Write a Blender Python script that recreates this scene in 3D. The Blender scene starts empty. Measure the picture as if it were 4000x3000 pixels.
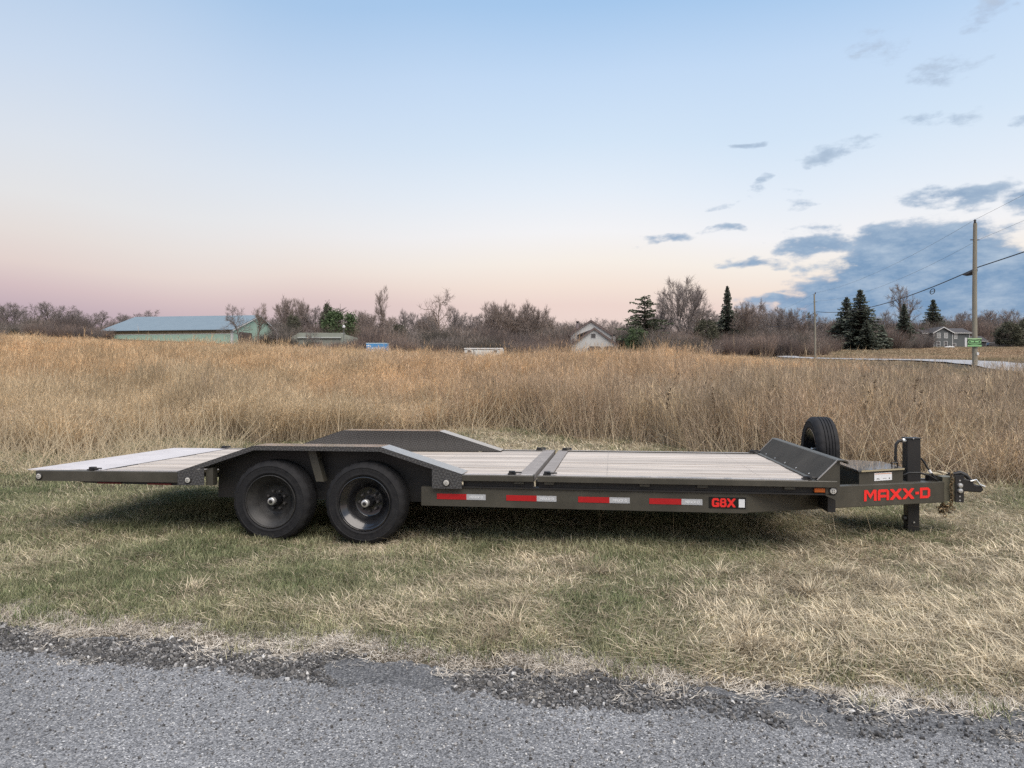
import bpy, math, random
import numpy as np
from mathutils import Vector, Matrix

SC = bpy.context.scene
COL = SC.collection
R = math.radians
F_PX = 2780.0
H_CAM = 1.5175

# ------------------------------------------------------------------ camera
cam_d = bpy.data.cameras.new('camera')
cam_d.sensor_width = 36.0
cam_d.lens = F_PX / 4000.0 * 36.0
cam_d.clip_start = 0.05
cam_d.clip_end = 6000
cam = bpy.data.objects.new('camera', cam_d)
COL.objects.link(cam)
cam.location = (0, 0, H_CAM)
cam.rotation_euler = (R(90), 0, 0)
SC.camera = cam

# ------------------------------------------------------------------ exposure
SC.view_settings.view_transform = 'Standard'
SC.view_settings.look = 'None'
SC.view_settings.exposure = 0.12
SC.view_settings.gamma = 1.0
SC.view_settings.use_curve_mapping = False
SC.cycles.use_denoising = False
SC.cycles.use_adaptive_sampling = True
SC.cycles.adaptive_threshold = 0.012
SC.cycles.max_bounces = 4
SC.cycles.diffuse_bounces = 3
SC.cycles.glossy_bounces = 2
SC.cycles.transmission_bounces = 3
SC.cycles.transparent_max_bounces = 6
SC.cycles.caustics_reflective = False
SC.cycles.caustics_refractive = False

# ------------------------------------------------------------------ sun
SUN_EL, SUN_AZ = R(62), R(148)          # azimuth clockwise from +Y (view direction): behind the camera, to the right
sun_d = bpy.data.lights.new('sun', 'SUN')
sun_d.energy = 4.4
sun_d.angle = R(65)
sun_d.color = (1.0, 0.885, 0.76)
sun = bpy.data.objects.new('sun', sun_d)
COL.objects.link(sun)
_sd = Vector((math.sin(SUN_AZ) * math.cos(SUN_EL), math.cos(SUN_AZ) * math.cos(SUN_EL), math.sin(SUN_EL)))
sun.rotation_euler = _sd.to_track_quat('Z', 'Y').to_euler()
sun.location = _sd * 60


# ------------------------------------------------------------------ sky
def srgb(r, g, b, a=1.0):
    f = lambda c: (c / 255 / 12.92) if c / 255 <= 0.04045 else ((c / 255 + 0.055) / 1.055) ** 2.4
    return (f(r), f(g), f(b), a)


def make_world():
    w = bpy.data.worlds.new('World')
    SC.world = w
    w.use_nodes = True
    nt = w.node_tree
    nt.nodes.clear()
    N, L = nt.nodes.new, nt.links.new

    def M(op, a, b=None, c=None, clamp=False):
        n = N('ShaderNodeMath')
        n.operation = op
        n.use_clamp = clamp
        for i, v in enumerate((a, b, c)):
            if v is None:
                continue
            if isinstance(v, (int, float)):
                n.inputs[i].default_value = v
            else:
                L(v, n.inputs[i])
        return n.outputs[0]

    def ramp(fac, stops):
        n = N('ShaderNodeValToRGB')
        cr = n.color_ramp
        cr.interpolation = 'EASE' if False else 'LINEAR'
        while len(cr.elements) < len(stops):
            cr.elements.new(0.5)
        for e, (p, c) in zip(cr.elements, stops):
            e.position = p
            e.color = srgb(*c)
        L(fac, n.inputs[0])
        return n.outputs[0]

    def mix(fac, a, b):
        n = N('ShaderNodeMix')
        n.data_type = 'RGBA'
        if isinstance(fac, (int, float)):
            n.inputs[0].default_value = fac
        else:
            L(fac, n.inputs[0])
        for i, v in ((6, a), (7, b)):
            if isinstance(v, tuple):
                n.inputs[i].default_value = v
            else:
                L(v, n.inputs[i])
        return n.outputs[2]

    tc = N('ShaderNodeTexCoord')
    sep = N('ShaderNodeSeparateXYZ')
    L(tc.outputs['Generated'], sep.inputs[0])
    X, Y, Z = sep.outputs
    el = M('MULTIPLY', M('ARCSINE', Z), 180 / math.pi)
    az = M('MULTIPLY', M('ARCTAN2', X, Y), 180 / math.pi)
    # very soft unevenness of the air
    nz = N('ShaderNodeTexNoise')
    nz.inputs['Scale'].default_value = 2.2
    nz.inputs['Detail'].default_value = 1
    L(tc.outputs['Generated'], nz.inputs['Vector'])
    el2 = M('ADD', el, M('MULTIPLY', M('SUBTRACT', nz.outputs[0], 0.5), 4.5))
    e = M('DIVIDE', el2, 40.0, clamp=True)
    right = ramp(e, [(0.0, (228, 208, 203)), (0.14, (236, 212, 203)), (0.175, (243, 225, 212)), (0.22, (246, 237, 227)),
                     (0.28, (243, 242, 243)), (0.36, (229, 237, 246)), (0.46, (211, 228, 245)), (0.58, (194, 217, 243)),
                     (0.70, (165, 199, 235)), (1.0, (132, 176, 225))])
    left = ramp(e, [(0.0, (178, 159, 175)), (0.125, (192, 170, 180)), (0.16, (210, 187, 189)), (0.20, (225, 208, 202)),
                    (0.25, (228, 219, 214)), (0.31, (227, 226, 226)), (0.40, (219, 225, 233)), (0.52, (202, 217, 236)),
                    (0.70, (173, 200, 230)), (1.0, (136, 174, 221))])
    mr = N('ShaderNodeMapRange')
    mr.interpolation_type = 'SMOOTHSTEP'
    L(X, mr.inputs['Value'])
    mr.inputs['From Min'].default_value = -0.62
    mr.inputs['From Max'].default_value = 0.12
    base = mix(mr.outputs[0], left, right)
    # clouds, laid out by direction (azimuth, elevation in degrees)
    vec = N('ShaderNodeCombineXYZ')
    L(M('MULTIPLY', az, 0.10), vec.inputs[0])
    L(M('MULTIPLY', el, 0.23), vec.inputs[1])
    n1 = N('ShaderNodeTexNoise')
    n1.inputs['Scale'].default_value = 3.4
    n1.inputs['Detail'].default_value = 5
    n1.inputs['Roughness'].default_value = 0.66
    L(vec.outputs[0], n1.inputs['Vector'])
    n2 = N('ShaderNodeTexNoise')
    n2.inputs['Scale'].default_value = 0.9
    n2.inputs['Detail'].default_value = 1
    L(vec.outputs[0], n2.inputs['Vector'])

    def dirof(dx, dy):                       # photograph (2212 wide) to azimuth / elevation
        k = (dx * 1.80832 - 2000) / F_PX
        a = math.atan(k)
        return math.degrees(a), math.degrees(math.atan((1500 - dy * 1.80832) / F_PX * math.cos(a)))

    blobs = [  # x, y, half width, half height, weight
        (2000, 572, 190, 72, 1.35), (2110, 610, 260, 62, 1.4), (2010, 685, 420, 34, 1.4), (1850, 678, 230, 20, 1.1), (1930, 520, 90, 36, 0.9), (2130, 520, 110, 34, 0.55), (2330, 610, 210, 75, 1.3),
        (2020, 645, 330, 42, 1.4), (1850, 632, 140, 30, 1.1), (1720, 655, 110, 15, 0.95), (2260, 650, 260, 60, 1.0), (1760, 526, 75, 24, 0.85), (1650, 570, 60, 11, 0.75),
        (2090, 416, 125, 21, 0.85), (2290, 420, 110, 28, 0.85), (2000, 264, 68, 22, 0.62), (1810, 326, 64, 20, 0.66),
        (1625, 317, 34, 8, 0.58), (1445, 515, 42, 13, 0.6), (1560, 505, 36, 9, 0.55), (2030, 160, 52, 26, 0.42),
        (2130, 22, 50, 30, 0.45), (1640, 410, 16, 22, 0.42), (2210, 250, 30, 16, 0.5), (1900, 100, 60, 26, 0.34),
        (1720, 440, 26, 12, 0.40), (1560, 440, 26, 8, 0.38)]
    dens = None
    ae = N('ShaderNodeCombineXYZ')
    L(az, ae.inputs[0])
    L(el, ae.inputs[1])
    n3 = N('ShaderNodeTexNoise')
    n3.inputs['Scale'].default_value = 2.6
    n3.inputs['Detail'].default_value = 3
    L(vec.outputs[0], n3.inputs['Vector'])
    wp = N('ShaderNodeVectorMath')
    wp.operation = 'MULTIPLY_ADD'
    L(n3.outputs['Color'], wp.inputs[0])
    wp.inputs[1].default_value = (7.0, 2.6, 0)
    wp.inputs[2].default_value = (-3.5, -1.3, 0)
    wa = N('ShaderNodeVectorMath')
    wa.operation = 'ADD'
    L(ae.outputs[0], wa.inputs[0])
    L(wp.outputs[0], wa.inputs[1])
    for bx, by, hw, hh, wt in blobs:
        a0, e0 = dirof(bx, by)
        a1, _ = dirof(bx + hw, by)
        _, e1 = dirof(bx, by - hh)
        da, de = abs(a1 - a0), abs(e1 - e0)
        vm = N('ShaderNodeVectorMath')
        vm.operation = 'MULTIPLY_ADD'
        L(wa.outputs[0], vm.inputs[0])
        vm.inputs[1].default_value = (1 / da, 1 / de, 0)
        vm.inputs[2].default_value = (-a0 / da, -e0 / de, 0)
        dp = N('ShaderNodeVectorMath')
        dp.operation = 'DOT_PRODUCT'
        L(vm.outputs[0], dp.inputs[0])
        L(vm.outputs[0], dp.inputs[1])
        g = M('MULTIPLY_ADD', dp.outputs['Value'], -0.42 * wt, wt)
        dens = g if dens is None else M('MAXIMUM', dens, g)
    nn = M('ADD', M('MULTIPLY', M('SUBTRACT', n1.outputs[0], 0.5), 2.3), M('MULTIPLY', M('SUBTRACT', n2.outputs[0], 0.5), 0.5))
    gate = N('ShaderNodeMapRange')
    L(dens, gate.inputs['Value'])
    gate.inputs['From Min'].default_value = -0.45
    gate.inputs['From Max'].default_value = 0.2
    dd = M('ADD', dens, M('MULTIPLY', nn, gate.outputs[0]))
    cm = N('ShaderNodeMapRange')
    cm.interpolation_type = 'SMOOTHSTEP'
    L(dd, cm.inputs['Value'])
    cm.inputs['From Min'].default_value = 0.08
    cm.inputs['From Max'].default_value = 0.82
    ccol = ramp(M('DIVIDE', el, 26.0, clamp=True), [(0.0, (114, 147, 180)), (0.25, (108, 146, 184)), (0.45, (118, 149, 182)),
                                                   (0.65, (150, 172, 198)), (1.0, (172, 186, 210))])
    lit = M('MULTIPLY', M('SUBTRACT', n1.outputs[0], 0.40), 1.9, clamp=True)
    ccol = mix(lit, ccol, srgb(196, 210, 224))
    strength = M('MULTIPLY', cm.outputs[0], 0.95)
    col = mix(strength, base, ccol)
    sky = N('ShaderNodeTexSky')
    sky.sky_type = 'NISHITA'
    sky.sun_disc = False
    sky.sun_elevation = SUN_EL
    sky.sun_rotation = SUN_AZ
    sky.air_density = 1.0
    sky.dust_density = 2.0
    b1 = N('ShaderNodeBackground')
    L(col, b1.inputs[0])
    b1.inputs[1].default_value = 0.91
    b2 = N('ShaderNodeBackground')
    L(sky.outputs[0], b2.inputs[0])
    b2.inputs[1].default_value = 0.006
    ad = N('ShaderNodeAddShader')
    L(b1.outputs[0], ad.inputs[0])
    L(b2.outputs[0], ad.inputs[1])
    out = N('ShaderNodeOutputWorld')
    L(ad.outputs[0], out.inputs[0])
    w.cycles.sampling_method = 'AUTOMATIC'


make_world()


# ------------------------------------------------------------------ helpers: materials
def mat(name, col, rough=0.7, metal=0.0, col2=None, nscale=8.0, nmix=1.0, bump=0.0, bscale=40.0, coord='Object',
        stretch=(1, 1, 1), spec=0.4, objrand=0.0, detail=5.0, ndist=0.0, coat=0.0):
    m = bpy.data.materials.new(name)
    m.use_nodes = True
    nt = m.node_tree
    N, L = nt.nodes.new, nt.links.new
    b = nt.nodes['Principled BSDF']
    b.inputs['Roughness'].default_value = rough
    b.inputs['Metallic'].default_value = metal
    b.inputs['Specular IOR Level'].default_value = spec
    b.inputs['Coat Weight'].default_value = coat
    c1 = tuple(col) + (1,)
    b.inputs['Base Color'].default_value = c1
    tc = N('ShaderNodeTexCoord')
    mp = N('ShaderNodeMapping')
    mp.inputs['Scale'].default_value = stretch
    L(tc.outputs[coord], mp.inputs[0])
    out = None
    if col2 is not None:
        nz = N('ShaderNodeTexNoise')
        nz.inputs['Scale'].default_value = nscale
        nz.inputs['Detail'].default_value = detail
        nz.inputs['Roughness'].default_value = 0.65
        nz.inputs['Distortion'].default_value = ndist
        L(mp.outputs[0], nz.inputs['Vector'])
        cr = N('ShaderNodeValToRGB')
        cr.color_ramp.elements[0].position = 0.5 - 0.22 * nmix
        cr.color_ramp.elements[1].position = 0.5 + 0.22 * nmix
        cr.color_ramp.elements[0].color = c1
        cr.color_ramp.elements[1].color = tuple(col2) + (1,)
        L(nz.outputs[0], cr.inputs[0])
        out = cr.outputs[0]
        L(out, b.inputs['Base Color'])
    if objrand > 0:
        oi = N('ShaderNodeObjectInfo')
        hs = N('ShaderNodeHueSaturation')
        mr = N('ShaderNodeMapRange')
        mr.inputs['To Min'].default_value = 1 - objrand
        mr.inputs['To Max'].default_value = 1 + objrand
        L(oi.outputs['Random'], mr.inputs['Value'])
        L(mr.outputs[0], hs.inputs['Value'])
        if out is not None:
            L(out, hs.inputs['Color'])
        else:
            hs.inputs['Color'].default_value = c1
        L(hs.outputs[0], b.inputs['Base Color'])
    if bump > 0:
        nb = N('ShaderNodeTexNoise')
        nb.inputs['Scale'].default_value = bscale
        nb.inputs['Detail'].default_value = 4
        L(mp.outputs[0], nb.inputs['Vector'])
        bp = N('ShaderNodeBump')
        bp.inputs['Strength'].default_value = bump
        bp.inputs['Distance'].default_value = 0.02
        L(nb.outputs[0], bp.inputs['Height'])
        L(bp.outputs[0], b.inputs['Normal'])
    return m


# ------------------------------------------------------------------ helpers: meshes
class MB:
    def __init__(self):
        self.v, self.f = [], []

    def add(self, vs, fs):
        o = len(self.v)
        self.v.extend([tuple(p) for p in vs])
        self.f.extend([tuple(i + o for i in f) for f in fs])
        return self

    def box(self, x0, x1, y0, y1, z0, z1, M=None):
        vs = [(x0, y0, z0), (x1, y0, z0), (x1, y1, z0), (x0, y1, z0), (x0, y0, z1), (x1, y0, z1), (x1, y1, z1), (x0, y1, z1)]
        if M is not None:
            vs = [M @ Vector(p) for p in vs]
        return self.add(vs, [(0, 3, 2, 1), (4, 5, 6, 7), (0, 1, 5, 4), (1, 2, 6, 5), (2, 3, 7, 6), (3, 0, 4, 7)])

    def prism(self, poly, y0, y1, axis='y', M=None):
        """poly: (a, b) outline extruded along an axis. axis y: a=x b=z; axis z: a=x b=y; axis x: a=y b=z"""
        n = len(poly)

        def P(a, b, c):
            q = {'y': (a, c, b), 'z': (a, b, c), 'x': (c, a, b)}[axis]
            return tuple(M @ Vector(q)) if M is not None else q
        vs = [P(a, b, y0) for a, b in poly] + [P(a, b, y1) for a, b in poly]
        fs = [tuple(range(n))[::-1], tuple(range(n, 2 * n))] + [(i, (i + 1) % n, n + (i + 1) % n, n + i) for i in range(n)]
        return self.add(vs, fs)

    def tube(self, pts, r, n=8, cap=True):
        pts = [Vector(p) for p in pts]
        rs = r if isinstance(r, (list, tuple)) else [r] * len(pts)
        rings = []
        up = None
        for i, p in enumerate(pts):
            d = (pts[min(i + 1, len(pts) - 1)] - pts[max(i - 1, 0)])
            d = d.normalized() if d.length > 1e-9 else Vector((0, 0, 1))
            if up is None:
                up = Vector((0, 0, 1)) if abs(d.z) < 0.9 else Vector((1, 0, 0))
            a = d.cross(up)
            a = a.normalized() if a.length > 1e-6 else d.orthogonal().normalized()
            b = a.cross(d).normalized()
            up = b
            rings.append([p + (a * math.cos(2 * math.pi * k / n) + b * math.sin(2 * math.pi * k / n)) * rs[i] for k in range(n)])
        vs = [q for ring in rings for q in ring]
        fs = []
        for i in range(len(pts) - 1):
            for k in range(n):
                fs.append((i * n + k, i * n + (k + 1) % n, (i + 1) * n + (k + 1) % n, (i + 1) * n + k))
        if cap:
            fs.append(tuple(range(n))[::-1])
            fs.append(tuple(range((len(pts) - 1) * n, len(pts) * n)))
        return self.add(vs, fs)

    def lathe(self, prof, n=48, axis='y', c=(0, 0, 0), wob=None, caps=True):
        """prof: list of (radius, offset along axis)"""
        vs, fs = [], []
        for j, (r, o) in enumerate(prof):
            for k in range(n):
                a = 2 * math.pi * k / n
                rr = r if wob is None else wob(j, k, r)
                p, q = rr * math.cos(a), rr * math.sin(a)
                if axis == 'y':
                    vs.append((c[0] + p, c[1] + o, c[2] + q))
                elif axis == 'x':
                    vs.append((c[0] + o, c[1] + p, c[2] + q))
                else:
                    vs.append((c[0] + p, c[1] + q, c[2] + o))
        for j in range(len(prof) - 1):
            for k in range(n):
                fs.append((j * n + k, j * n + (k + 1) % n, (j + 1) * n + (k + 1) % n, (j + 1) * n + k))
        if caps:
            fs.append(tuple(range(n)))
            fs.append(tuple(range((len(prof) - 1) * n, len(prof) * n))[::-1])
        return self.add(vs, fs)

    def torus(self, c, R0, r, n=12, m=6, M=None, sx=1.0):
        vs, fs = [], []
        for i in range(n):
            a = 2 * math.pi * i / n
            for j in range(m):
                b = 2 * math.pi * j / m
                q = Vector(((R0 + r * math.cos(b)) * math.cos(a) * sx, r * math.sin(b), (R0 + r * math.cos(b)) * math.sin(a)))
                if M is not None:
                    q = M @ q
                vs.append(q + Vector(c))
        for i in range(n):
            for j in range(m):
                fs.append((i * m + j, ((i + 1) % n) * m + j, ((i + 1) % n) * m + (j + 1) % m, i * m + (j + 1) % m))
        return self.add(vs, fs)

    def mesh(self, name):
        me = bpy.data.meshes.new(name)
        me.from_pydata(self.v, [], self.f)
        me.update()
        return me

    def build(self, name, m, parent=None, smooth=False, bevel=0.0, kind=None):
        me = self.mesh(name)
        fix_normals(me)
        if smooth:
            smooth_mesh(me)
        return link(name, me, m, parent, bevel, kind)


def fix_normals(me):
    import bmesh
    bm = bmesh.new()
    bm.from_mesh(me)
    bmesh.ops.recalc_face_normals(bm, faces=bm.faces)
    bm.to_mesh(me)
    bm.free()


def smooth_mesh(me, ang=40):
    me.polygons.foreach_set('use_smooth', [True] * len(me.polygons))
    try:
        me.set_sharp_from_angle(angle=R(ang))
    except Exception:
        pass


def link(name, me, m, parent=None, bevel=0.0, kind=None):
    o = bpy.data.objects.new(name, me)
    if m is not None and len(me.materials) == 0:
        me.materials.append(m)
    COL.objects.link(o)
    if parent is not None:
        o.parent = parent
    if bevel > 0:
        bv = o.modifiers.new('bevel', 'BEVEL')
        bv.width = bevel
        bv.segments = 2
        bv.limit_method = 'ANGLE'
        bv.angle_limit = R(50)
    if kind:
        o['kind'] = kind
    return o


def thing(name, label, cat, loc=(0, 0, 0), rz=0.0, group=None):
    o = bpy.data.objects.new(name, None)
    COL.objects.link(o)
    o.empty_display_size = 0.3
    o.location = loc
    o.rotation_euler = (0, 0, rz)
    tag(o, label, cat, group)
    return o


def tag(o, label, cat, group=None):
    o['label'] = label
    o['category'] = cat
    if group:
        o['group'] = group
    return o


def copy_tree(o, parent=None):
    c = o.copy()
    COL.objects.link(c)
    c.parent = parent
    for ch in o.children:
        copy_tree(ch, c)
    return c


# ------------------------------------------------------------------ terrain
_py = np.array([-60, 4, 9, 13, 16, 20, 25, 30, 41, 60, 90, 120, 165, 200, 300, 600, 2500], float)
_pz = np.array([0, 0, 0, 0.05, 0.14, 0.34, 0.78, 1.30, 2.05, 2.65, 3.75, 5.0, 8.2, 10.4, 14, 19, 24], float)
_fy = np.arange(-60, 2500, 0.5)
_fz = np.interp(_fy, _py, _pz)
_ker = np.hanning(13)
_ker /= _ker.sum()
_fz = np.convolve(np.pad(_fz, 6, mode='edge'), _ker, mode='valid')


def terr(x, y):
    x = np.asarray(x, float)
    y = np.asarray(y, float)
    z = np.interp(y, _fy, _fz)
    w = np.clip((y - 14) / 40, 0, 1)
    w = w * w * (3 - 2 * w)
    z = z + np.where(x < 0, np.minimum(-x * 0.042, 8), 1.3 * (1 - np.exp(-np.maximum(x, 0) / 30))) * w
    m = np.clip((y - 4.6) / 2.0, 0, 1)
    z = z + m * (0.018 * np.sin(x * 1.7 + y * 0.9) + 0.014 * np.sin(x * 3.1 - y * 2.3 + 1) - 0.02)
    return z


def tz(x, y):
    return float(terr(x, y))


def pix(dx, dy, Z):
    """photograph (2212 px wide) position at distance Z -> real X and height"""
    return (dx * 1.80832 - 2000) / F_PX * Z, H_CAM + (1500 - dy * 1.80832) / F_PX * Z


def px_ground(sx, sy):
    """source pixel on the flat ground -> X, Y"""
    Z = H_CAM * F_PX / (sy - 1500)
    return (sx - 2000) / F_PX * Z, Z


def grid_axis(segs):
    out = []
    for a, b, n in segs:
        out += list(np.linspace(a, b, n, endpoint=False))
    out.append(segs[-1][1])
    return np.array(out)


def build_ground():
    xs = grid_axis([(-2500, -300, 12), (-300, -60, 40), (-60, -12, 40), (-12, 12, 90), (12, 60, 40), (60, 300, 40), (300, 2500, 12)])
    ys = grid_axis([(-60, 0, 12), (0, 14, 56), (14, 60, 70), (60, 240, 60), (240, 2400, 20)])
    XX, YY = np.meshgrid(xs, ys)
    ZZ = terr(XX, YY)
    n, m = len(xs), len(ys)
    V = np.stack([XX.ravel(), YY.ravel(), ZZ.ravel()], 1)
    i = np.arange(n - 1)[None, :] + np.arange(m - 1)[:, None] * n
    Fq = np.stack([i, i + 1, i + n + 1, i + n], -1).reshape(-1, 4)
    me = bpy.data.meshes.new('ground')
    me.from_pydata(V.tolist(), [], Fq.tolist())
    me.polygons.foreach_set('use_smooth', [True] * len(me.polygons))
    g = mat('ground_shadowed_thatch', (0.050, 0.041, 0.029), 0.95, col2=(0.125, 0.102, 0.070), nscale=3.0, bump=0.6, bscale=30, spec=0.1, detail=8)  # dark soil, with shadow between the grass blades put into the colour
    o = link('ground', me, g)
    o['kind'] = 'structure'


build_ground()

# ---- road, shoulder
ROAD_EDGE = [(-1400, 2440), (-500, 2510), (0, 2552), (253, 2581), (538, 2606), (823, 2628), (1044, 2661), (1392, 2676), (1711, 2708), (1965, 2739), (2091, 2756),
             (2376, 2777), (2700, 2798), (3106, 2858), (3423, 2880), (3929, 2929), (4600, 2985), (5600, 3070)]
GRAV_EDGE = [(-1400, 2350), (-500, 2410), (0, 2454), (443, 2499), (759, 2530), (1076, 2556), (1392, 2579), (1680, 2600), (1996, 2627), (2376, 2661), (2700, 2680),
             (2916, 2693), (3360, 2739), (4000, 2786), (4600, 2830), (5600, 2900)]


def edge_fn(pts):
    w = sorted(px_ground(*p) for p in pts)
    ax = np.array([p[0] for p in w])
    ay = np.array([p[1] for p in w])
    a, b = np.polyfit(ax, ay, 1)

    def f(x):
        x = np.asarray(x, float)
        inside = np.interp(x, ax, ay)
        return np.where(x < ax[0], ay[0] + a * (x - ax[0]), np.where(x > ax[-1], ay[-1] + a * (x - ax[-1]), inside))
    return f


road_far = edge_fn(ROAD_EDGE)
grav_far = edge_fn(GRAV_EDGE)


def wob(x, s=1.0):
    return s * (0.03 * np.sin(x * 5.3) + 0.022 * np.sin(x * 13.1 + 2) + 0.012 * np.sin(x * 31 + 1))


def strip_mesh(name, f_near, f_far, z, m, x0=-60, x1=60, nrow=3):
    xs = grid_axis([(x0, -6, 60), (-6, 6, 700), (6, x1, 60)])
    jit = np.random.default_rng(len(name)).normal(0, 0.016, len(xs))
    V, Fq = [], []
    n = len(xs)
    for r in range(nrow):
        t = r / (nrow - 1)
        ys = f_near(xs) * (1 - t) + (f_far(xs) + jit) * t
        for x, y in zip(xs, ys):
            V.append((x, y, z))
    for r in range(nrow - 1):
        for i in range(n - 1):
            Fq.append((r * n + i, r * n + i + 1, (r + 1) * n + i + 1, (r + 1) * n + i))
    me = bpy.data.meshes.new(name)
    me.from_pydata(V, [], Fq)
    return link(name, me, m, kind='structure')


def asphalt_material(nm='asphalt_chip', gain=1.0, vs=150):
    m = bpy.data.materials.new(nm)
    m.use_nodes = True
    nt = m.node_tree
    N, L = nt.nodes.new, nt.links.new
    b = nt.nodes['Principled BSDF']
    b.inputs['Roughness'].default_value = 0.85
    b.inputs['Specular IOR Level'].default_value = 0.3
    tc = N('ShaderNodeTexCoord')
    vo = N('ShaderNodeTexVoronoi')
    vo.inputs['Scale'].default_value = vs
    L(tc.outputs['Object'], vo.inputs['Vector'])
    vd = N('ShaderNodeTexVoronoi')
    vd.feature = 'DISTANCE_TO_EDGE'
    vd.inputs['Scale'].default_value = vs
    L(tc.outputs['Object'], vd.inputs['Vector'])
    sep = N('ShaderNodeSeparateColor')
    L(vo.outputs['Color'], sep.inputs[0])
    cr = N('ShaderNodeValToRGB')
    els = cr.color_ramp.elements
    els[0].position, els[0].color = 0.0, (0.065, 0.065, 0.066, 1)
    els[1].position, els[1].color = 1.0, (0.62, 0.61, 0.59, 1)
    for p, c in ((0.25, (0.142, 0.143, 0.147, 1)), (0.6, (0.215, 0.216, 0.221, 1)), (0.9, (0.31, 0.31, 0.312, 1)), (0.97, (0.44, 0.43, 0.41, 1))):
        e = els.new(p)
        e.color = c
    L(sep.outputs[0], cr.inputs[0])
    big = N('ShaderNodeTexNoise')
    big.inputs['Scale'].default_value = 0.9
    big.inputs['Detail'].default_value = 5
    L(tc.outputs['Object'], big.inputs['Vector'])
    mr = N('ShaderNodeMapRange')
    mr.inputs['From Min'].default_value = 0.3
    mr.inputs['From Max'].default_value = 0.7
    mr.inputs['To Min'].default_value = 0.78 * gain
    mr.inputs['To Max'].default_value = 1.22 * gain
    L(big.outputs[0], mr.inputs['Value'])
    hs = N('ShaderNodeHueSaturation')
    L(cr.outputs[0], hs.inputs['Color'])
    L(mr.outputs[0], hs.inputs['Value'])
    L(hs.outputs[0], b.inputs['Base Color'])
    st = N('ShaderNodeMapRange')
    st.inputs['From Max'].default_value = 0.35
    L(vd.outputs['Distance'], st.inputs['Value'])
    bp = N('ShaderNodeBump')
    bp.inputs['Strength'].default_value = 0.8
    bp.inputs['Distance'].default_value = 0.004
    L(st.outputs[0], bp.inputs['Height'])
    L(bp.outputs[0], b.inputs['Normal'])
    return m


M_ASPH = asphalt_material()
M_GRAVBED = asphalt_material('shoulder_dirt', 0.62, 130)
strip_mesh('gravel_shoulder', lambda x: road_far(x) - 0.6, lambda x: grav_far(x) + wob(x, 1.3), 0.006, M_GRAVBED)
strip_mesh('road', lambda x: road_far(x) - 9.0, lambda x: road_far(x) + wob(x + 3, 1.2), 0.014, M_ASPH, nrow=6)

# ---- the road in the distance, to the right
RD_A, RD_B = (29.3, 41.0), (32.5, 88.0)
RD_DX = 0.24


def far_road_x(y):
    return 28.6 + RD_DX * (np.asarray(y, float) - 44)


def build_far_road():
    ys = np.concatenate([np.arange(-40, 160, 1.5), np.arange(160, 420, 10)])
    V, Fq = [], []
    for i, y in enumerate(ys):
        c = float(far_road_x(y))
        z = tz(c, y) + 0.13
        for j, (o, dz) in enumerate(((-1.55, -0.05), (0, 0.0), (1.55, -0.05))):
            V.append((c + o, y - o * RD_DX, z + dz))
        if i:
            for j in range(2):
                a = (i - 1) * 3 + j
                Fq.append((a, a + 1, a + 4, a + 3))
    me = bpy.data.meshes.new('country_road')
    me.from_pydata(V, [], Fq)
    link('country_road', me, mat('pale_asphalt', (0.27, 0.272, 0.28), 0.9, col2=(0.33, 0.332, 0.34), nscale=1.2, spec=0.3), kind='structure')


build_far_road()



# ------------------------------------------------------------------ the flatbed trailer (local x forward, y across, z up)
TH = R(8.03)
DIST = 6.54
M_PAINT = mat('bronze_black_paint', (0.042, 0.039, 0.030), 0.42, col2=(0.085, 0.078, 0.062), nscale=2.6, detail=11, spec=0.38, bump=0.05, bscale=60)
M_DARK = mat('black_powder_coat', (0.014, 0.0135, 0.0135), 0.5, col2=(0.024, 0.022, 0.021), nscale=6, spec=0.45)
M_STEEL = mat('worn_deck_steel', (0.28, 0.27, 0.26), 0.45, col2=(0.40, 0.385, 0.375), nscale=9, spec=0.5, stretch=(0.4, 1, 1), metal=0.2, coat=0.5)
M_PLATE = mat('galvanized_tail_plate', (0.44, 0.41, 0.405), 0.45, col2=(0.56, 0.53, 0.52), nscale=3, spec=0.5, bump=0.08, bscale=8)
M_RUB = mat('tyre_rubber', (0.010, 0.010, 0.012), 0.75, col2=(0.025, 0.0245, 0.025), nscale=11, spec=0.25, bump=0.15, bscale=70, detail=8)
M_RIM = mat('black_wheel_paint', (0.007, 0.007, 0.0085), 0.25, col2=(0.014, 0.014, 0.016), nscale=9, spec=0.6, coat=0.6)
M_RIMD = mat('dusty_wheel_paint', (0.013, 0.0125, 0.012), 0.5, col2=(0.047, 0.0455, 0.044), nscale=9, spec=0.4, detail=9)
M_CHROME = mat('bright_hub_metal', (0.62, 0.62, 0.60), 0.30, metal=0.7)
M_LAMP = mat('clear_lamp_lens', (0.42, 0.41, 0.38), 0.2, col2=(0.62, 0.60, 0.55), nscale=60, spec=0.6)
M_AMBER = mat('amber_lens', (0.42, 0.09, 0.01), 0.25, spec=0.6)
M_RED = mat('red_reflective_tape', (0.46, 0.012, 0.014), 0.4, col2=(0.36, 0.010, 0.012), nscale=30)
M_JOINT = mat('dusty_joint_steel', (0.20, 0.182, 0.168), 0.75, col2=(0.28, 0.257, 0.24), nscale=6, spec=0.2)
M_BULK = mat('scuffed_bulkhead_paint', (0.038, 0.034, 0.028), 0.7, col2=(0.068, 0.061, 0.050), nscale=3, spec=0.15, detail=10)
M_LID = mat('glossy_lid_paint', (0.07, 0.07, 0.068), 0.22, col2=(0.10, 0.10, 0.098), nscale=4, spec=0.6, coat=1.0)
M_LUG = mat('dull_lug_steel', (0.09, 0.085, 0.082), 0.5, metal=0.3)
M_DRED = mat('shaded_red_tape', (0.10, 0.008, 0.008), 0.6)  # red tape with the shade under the tail put into its colour
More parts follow.
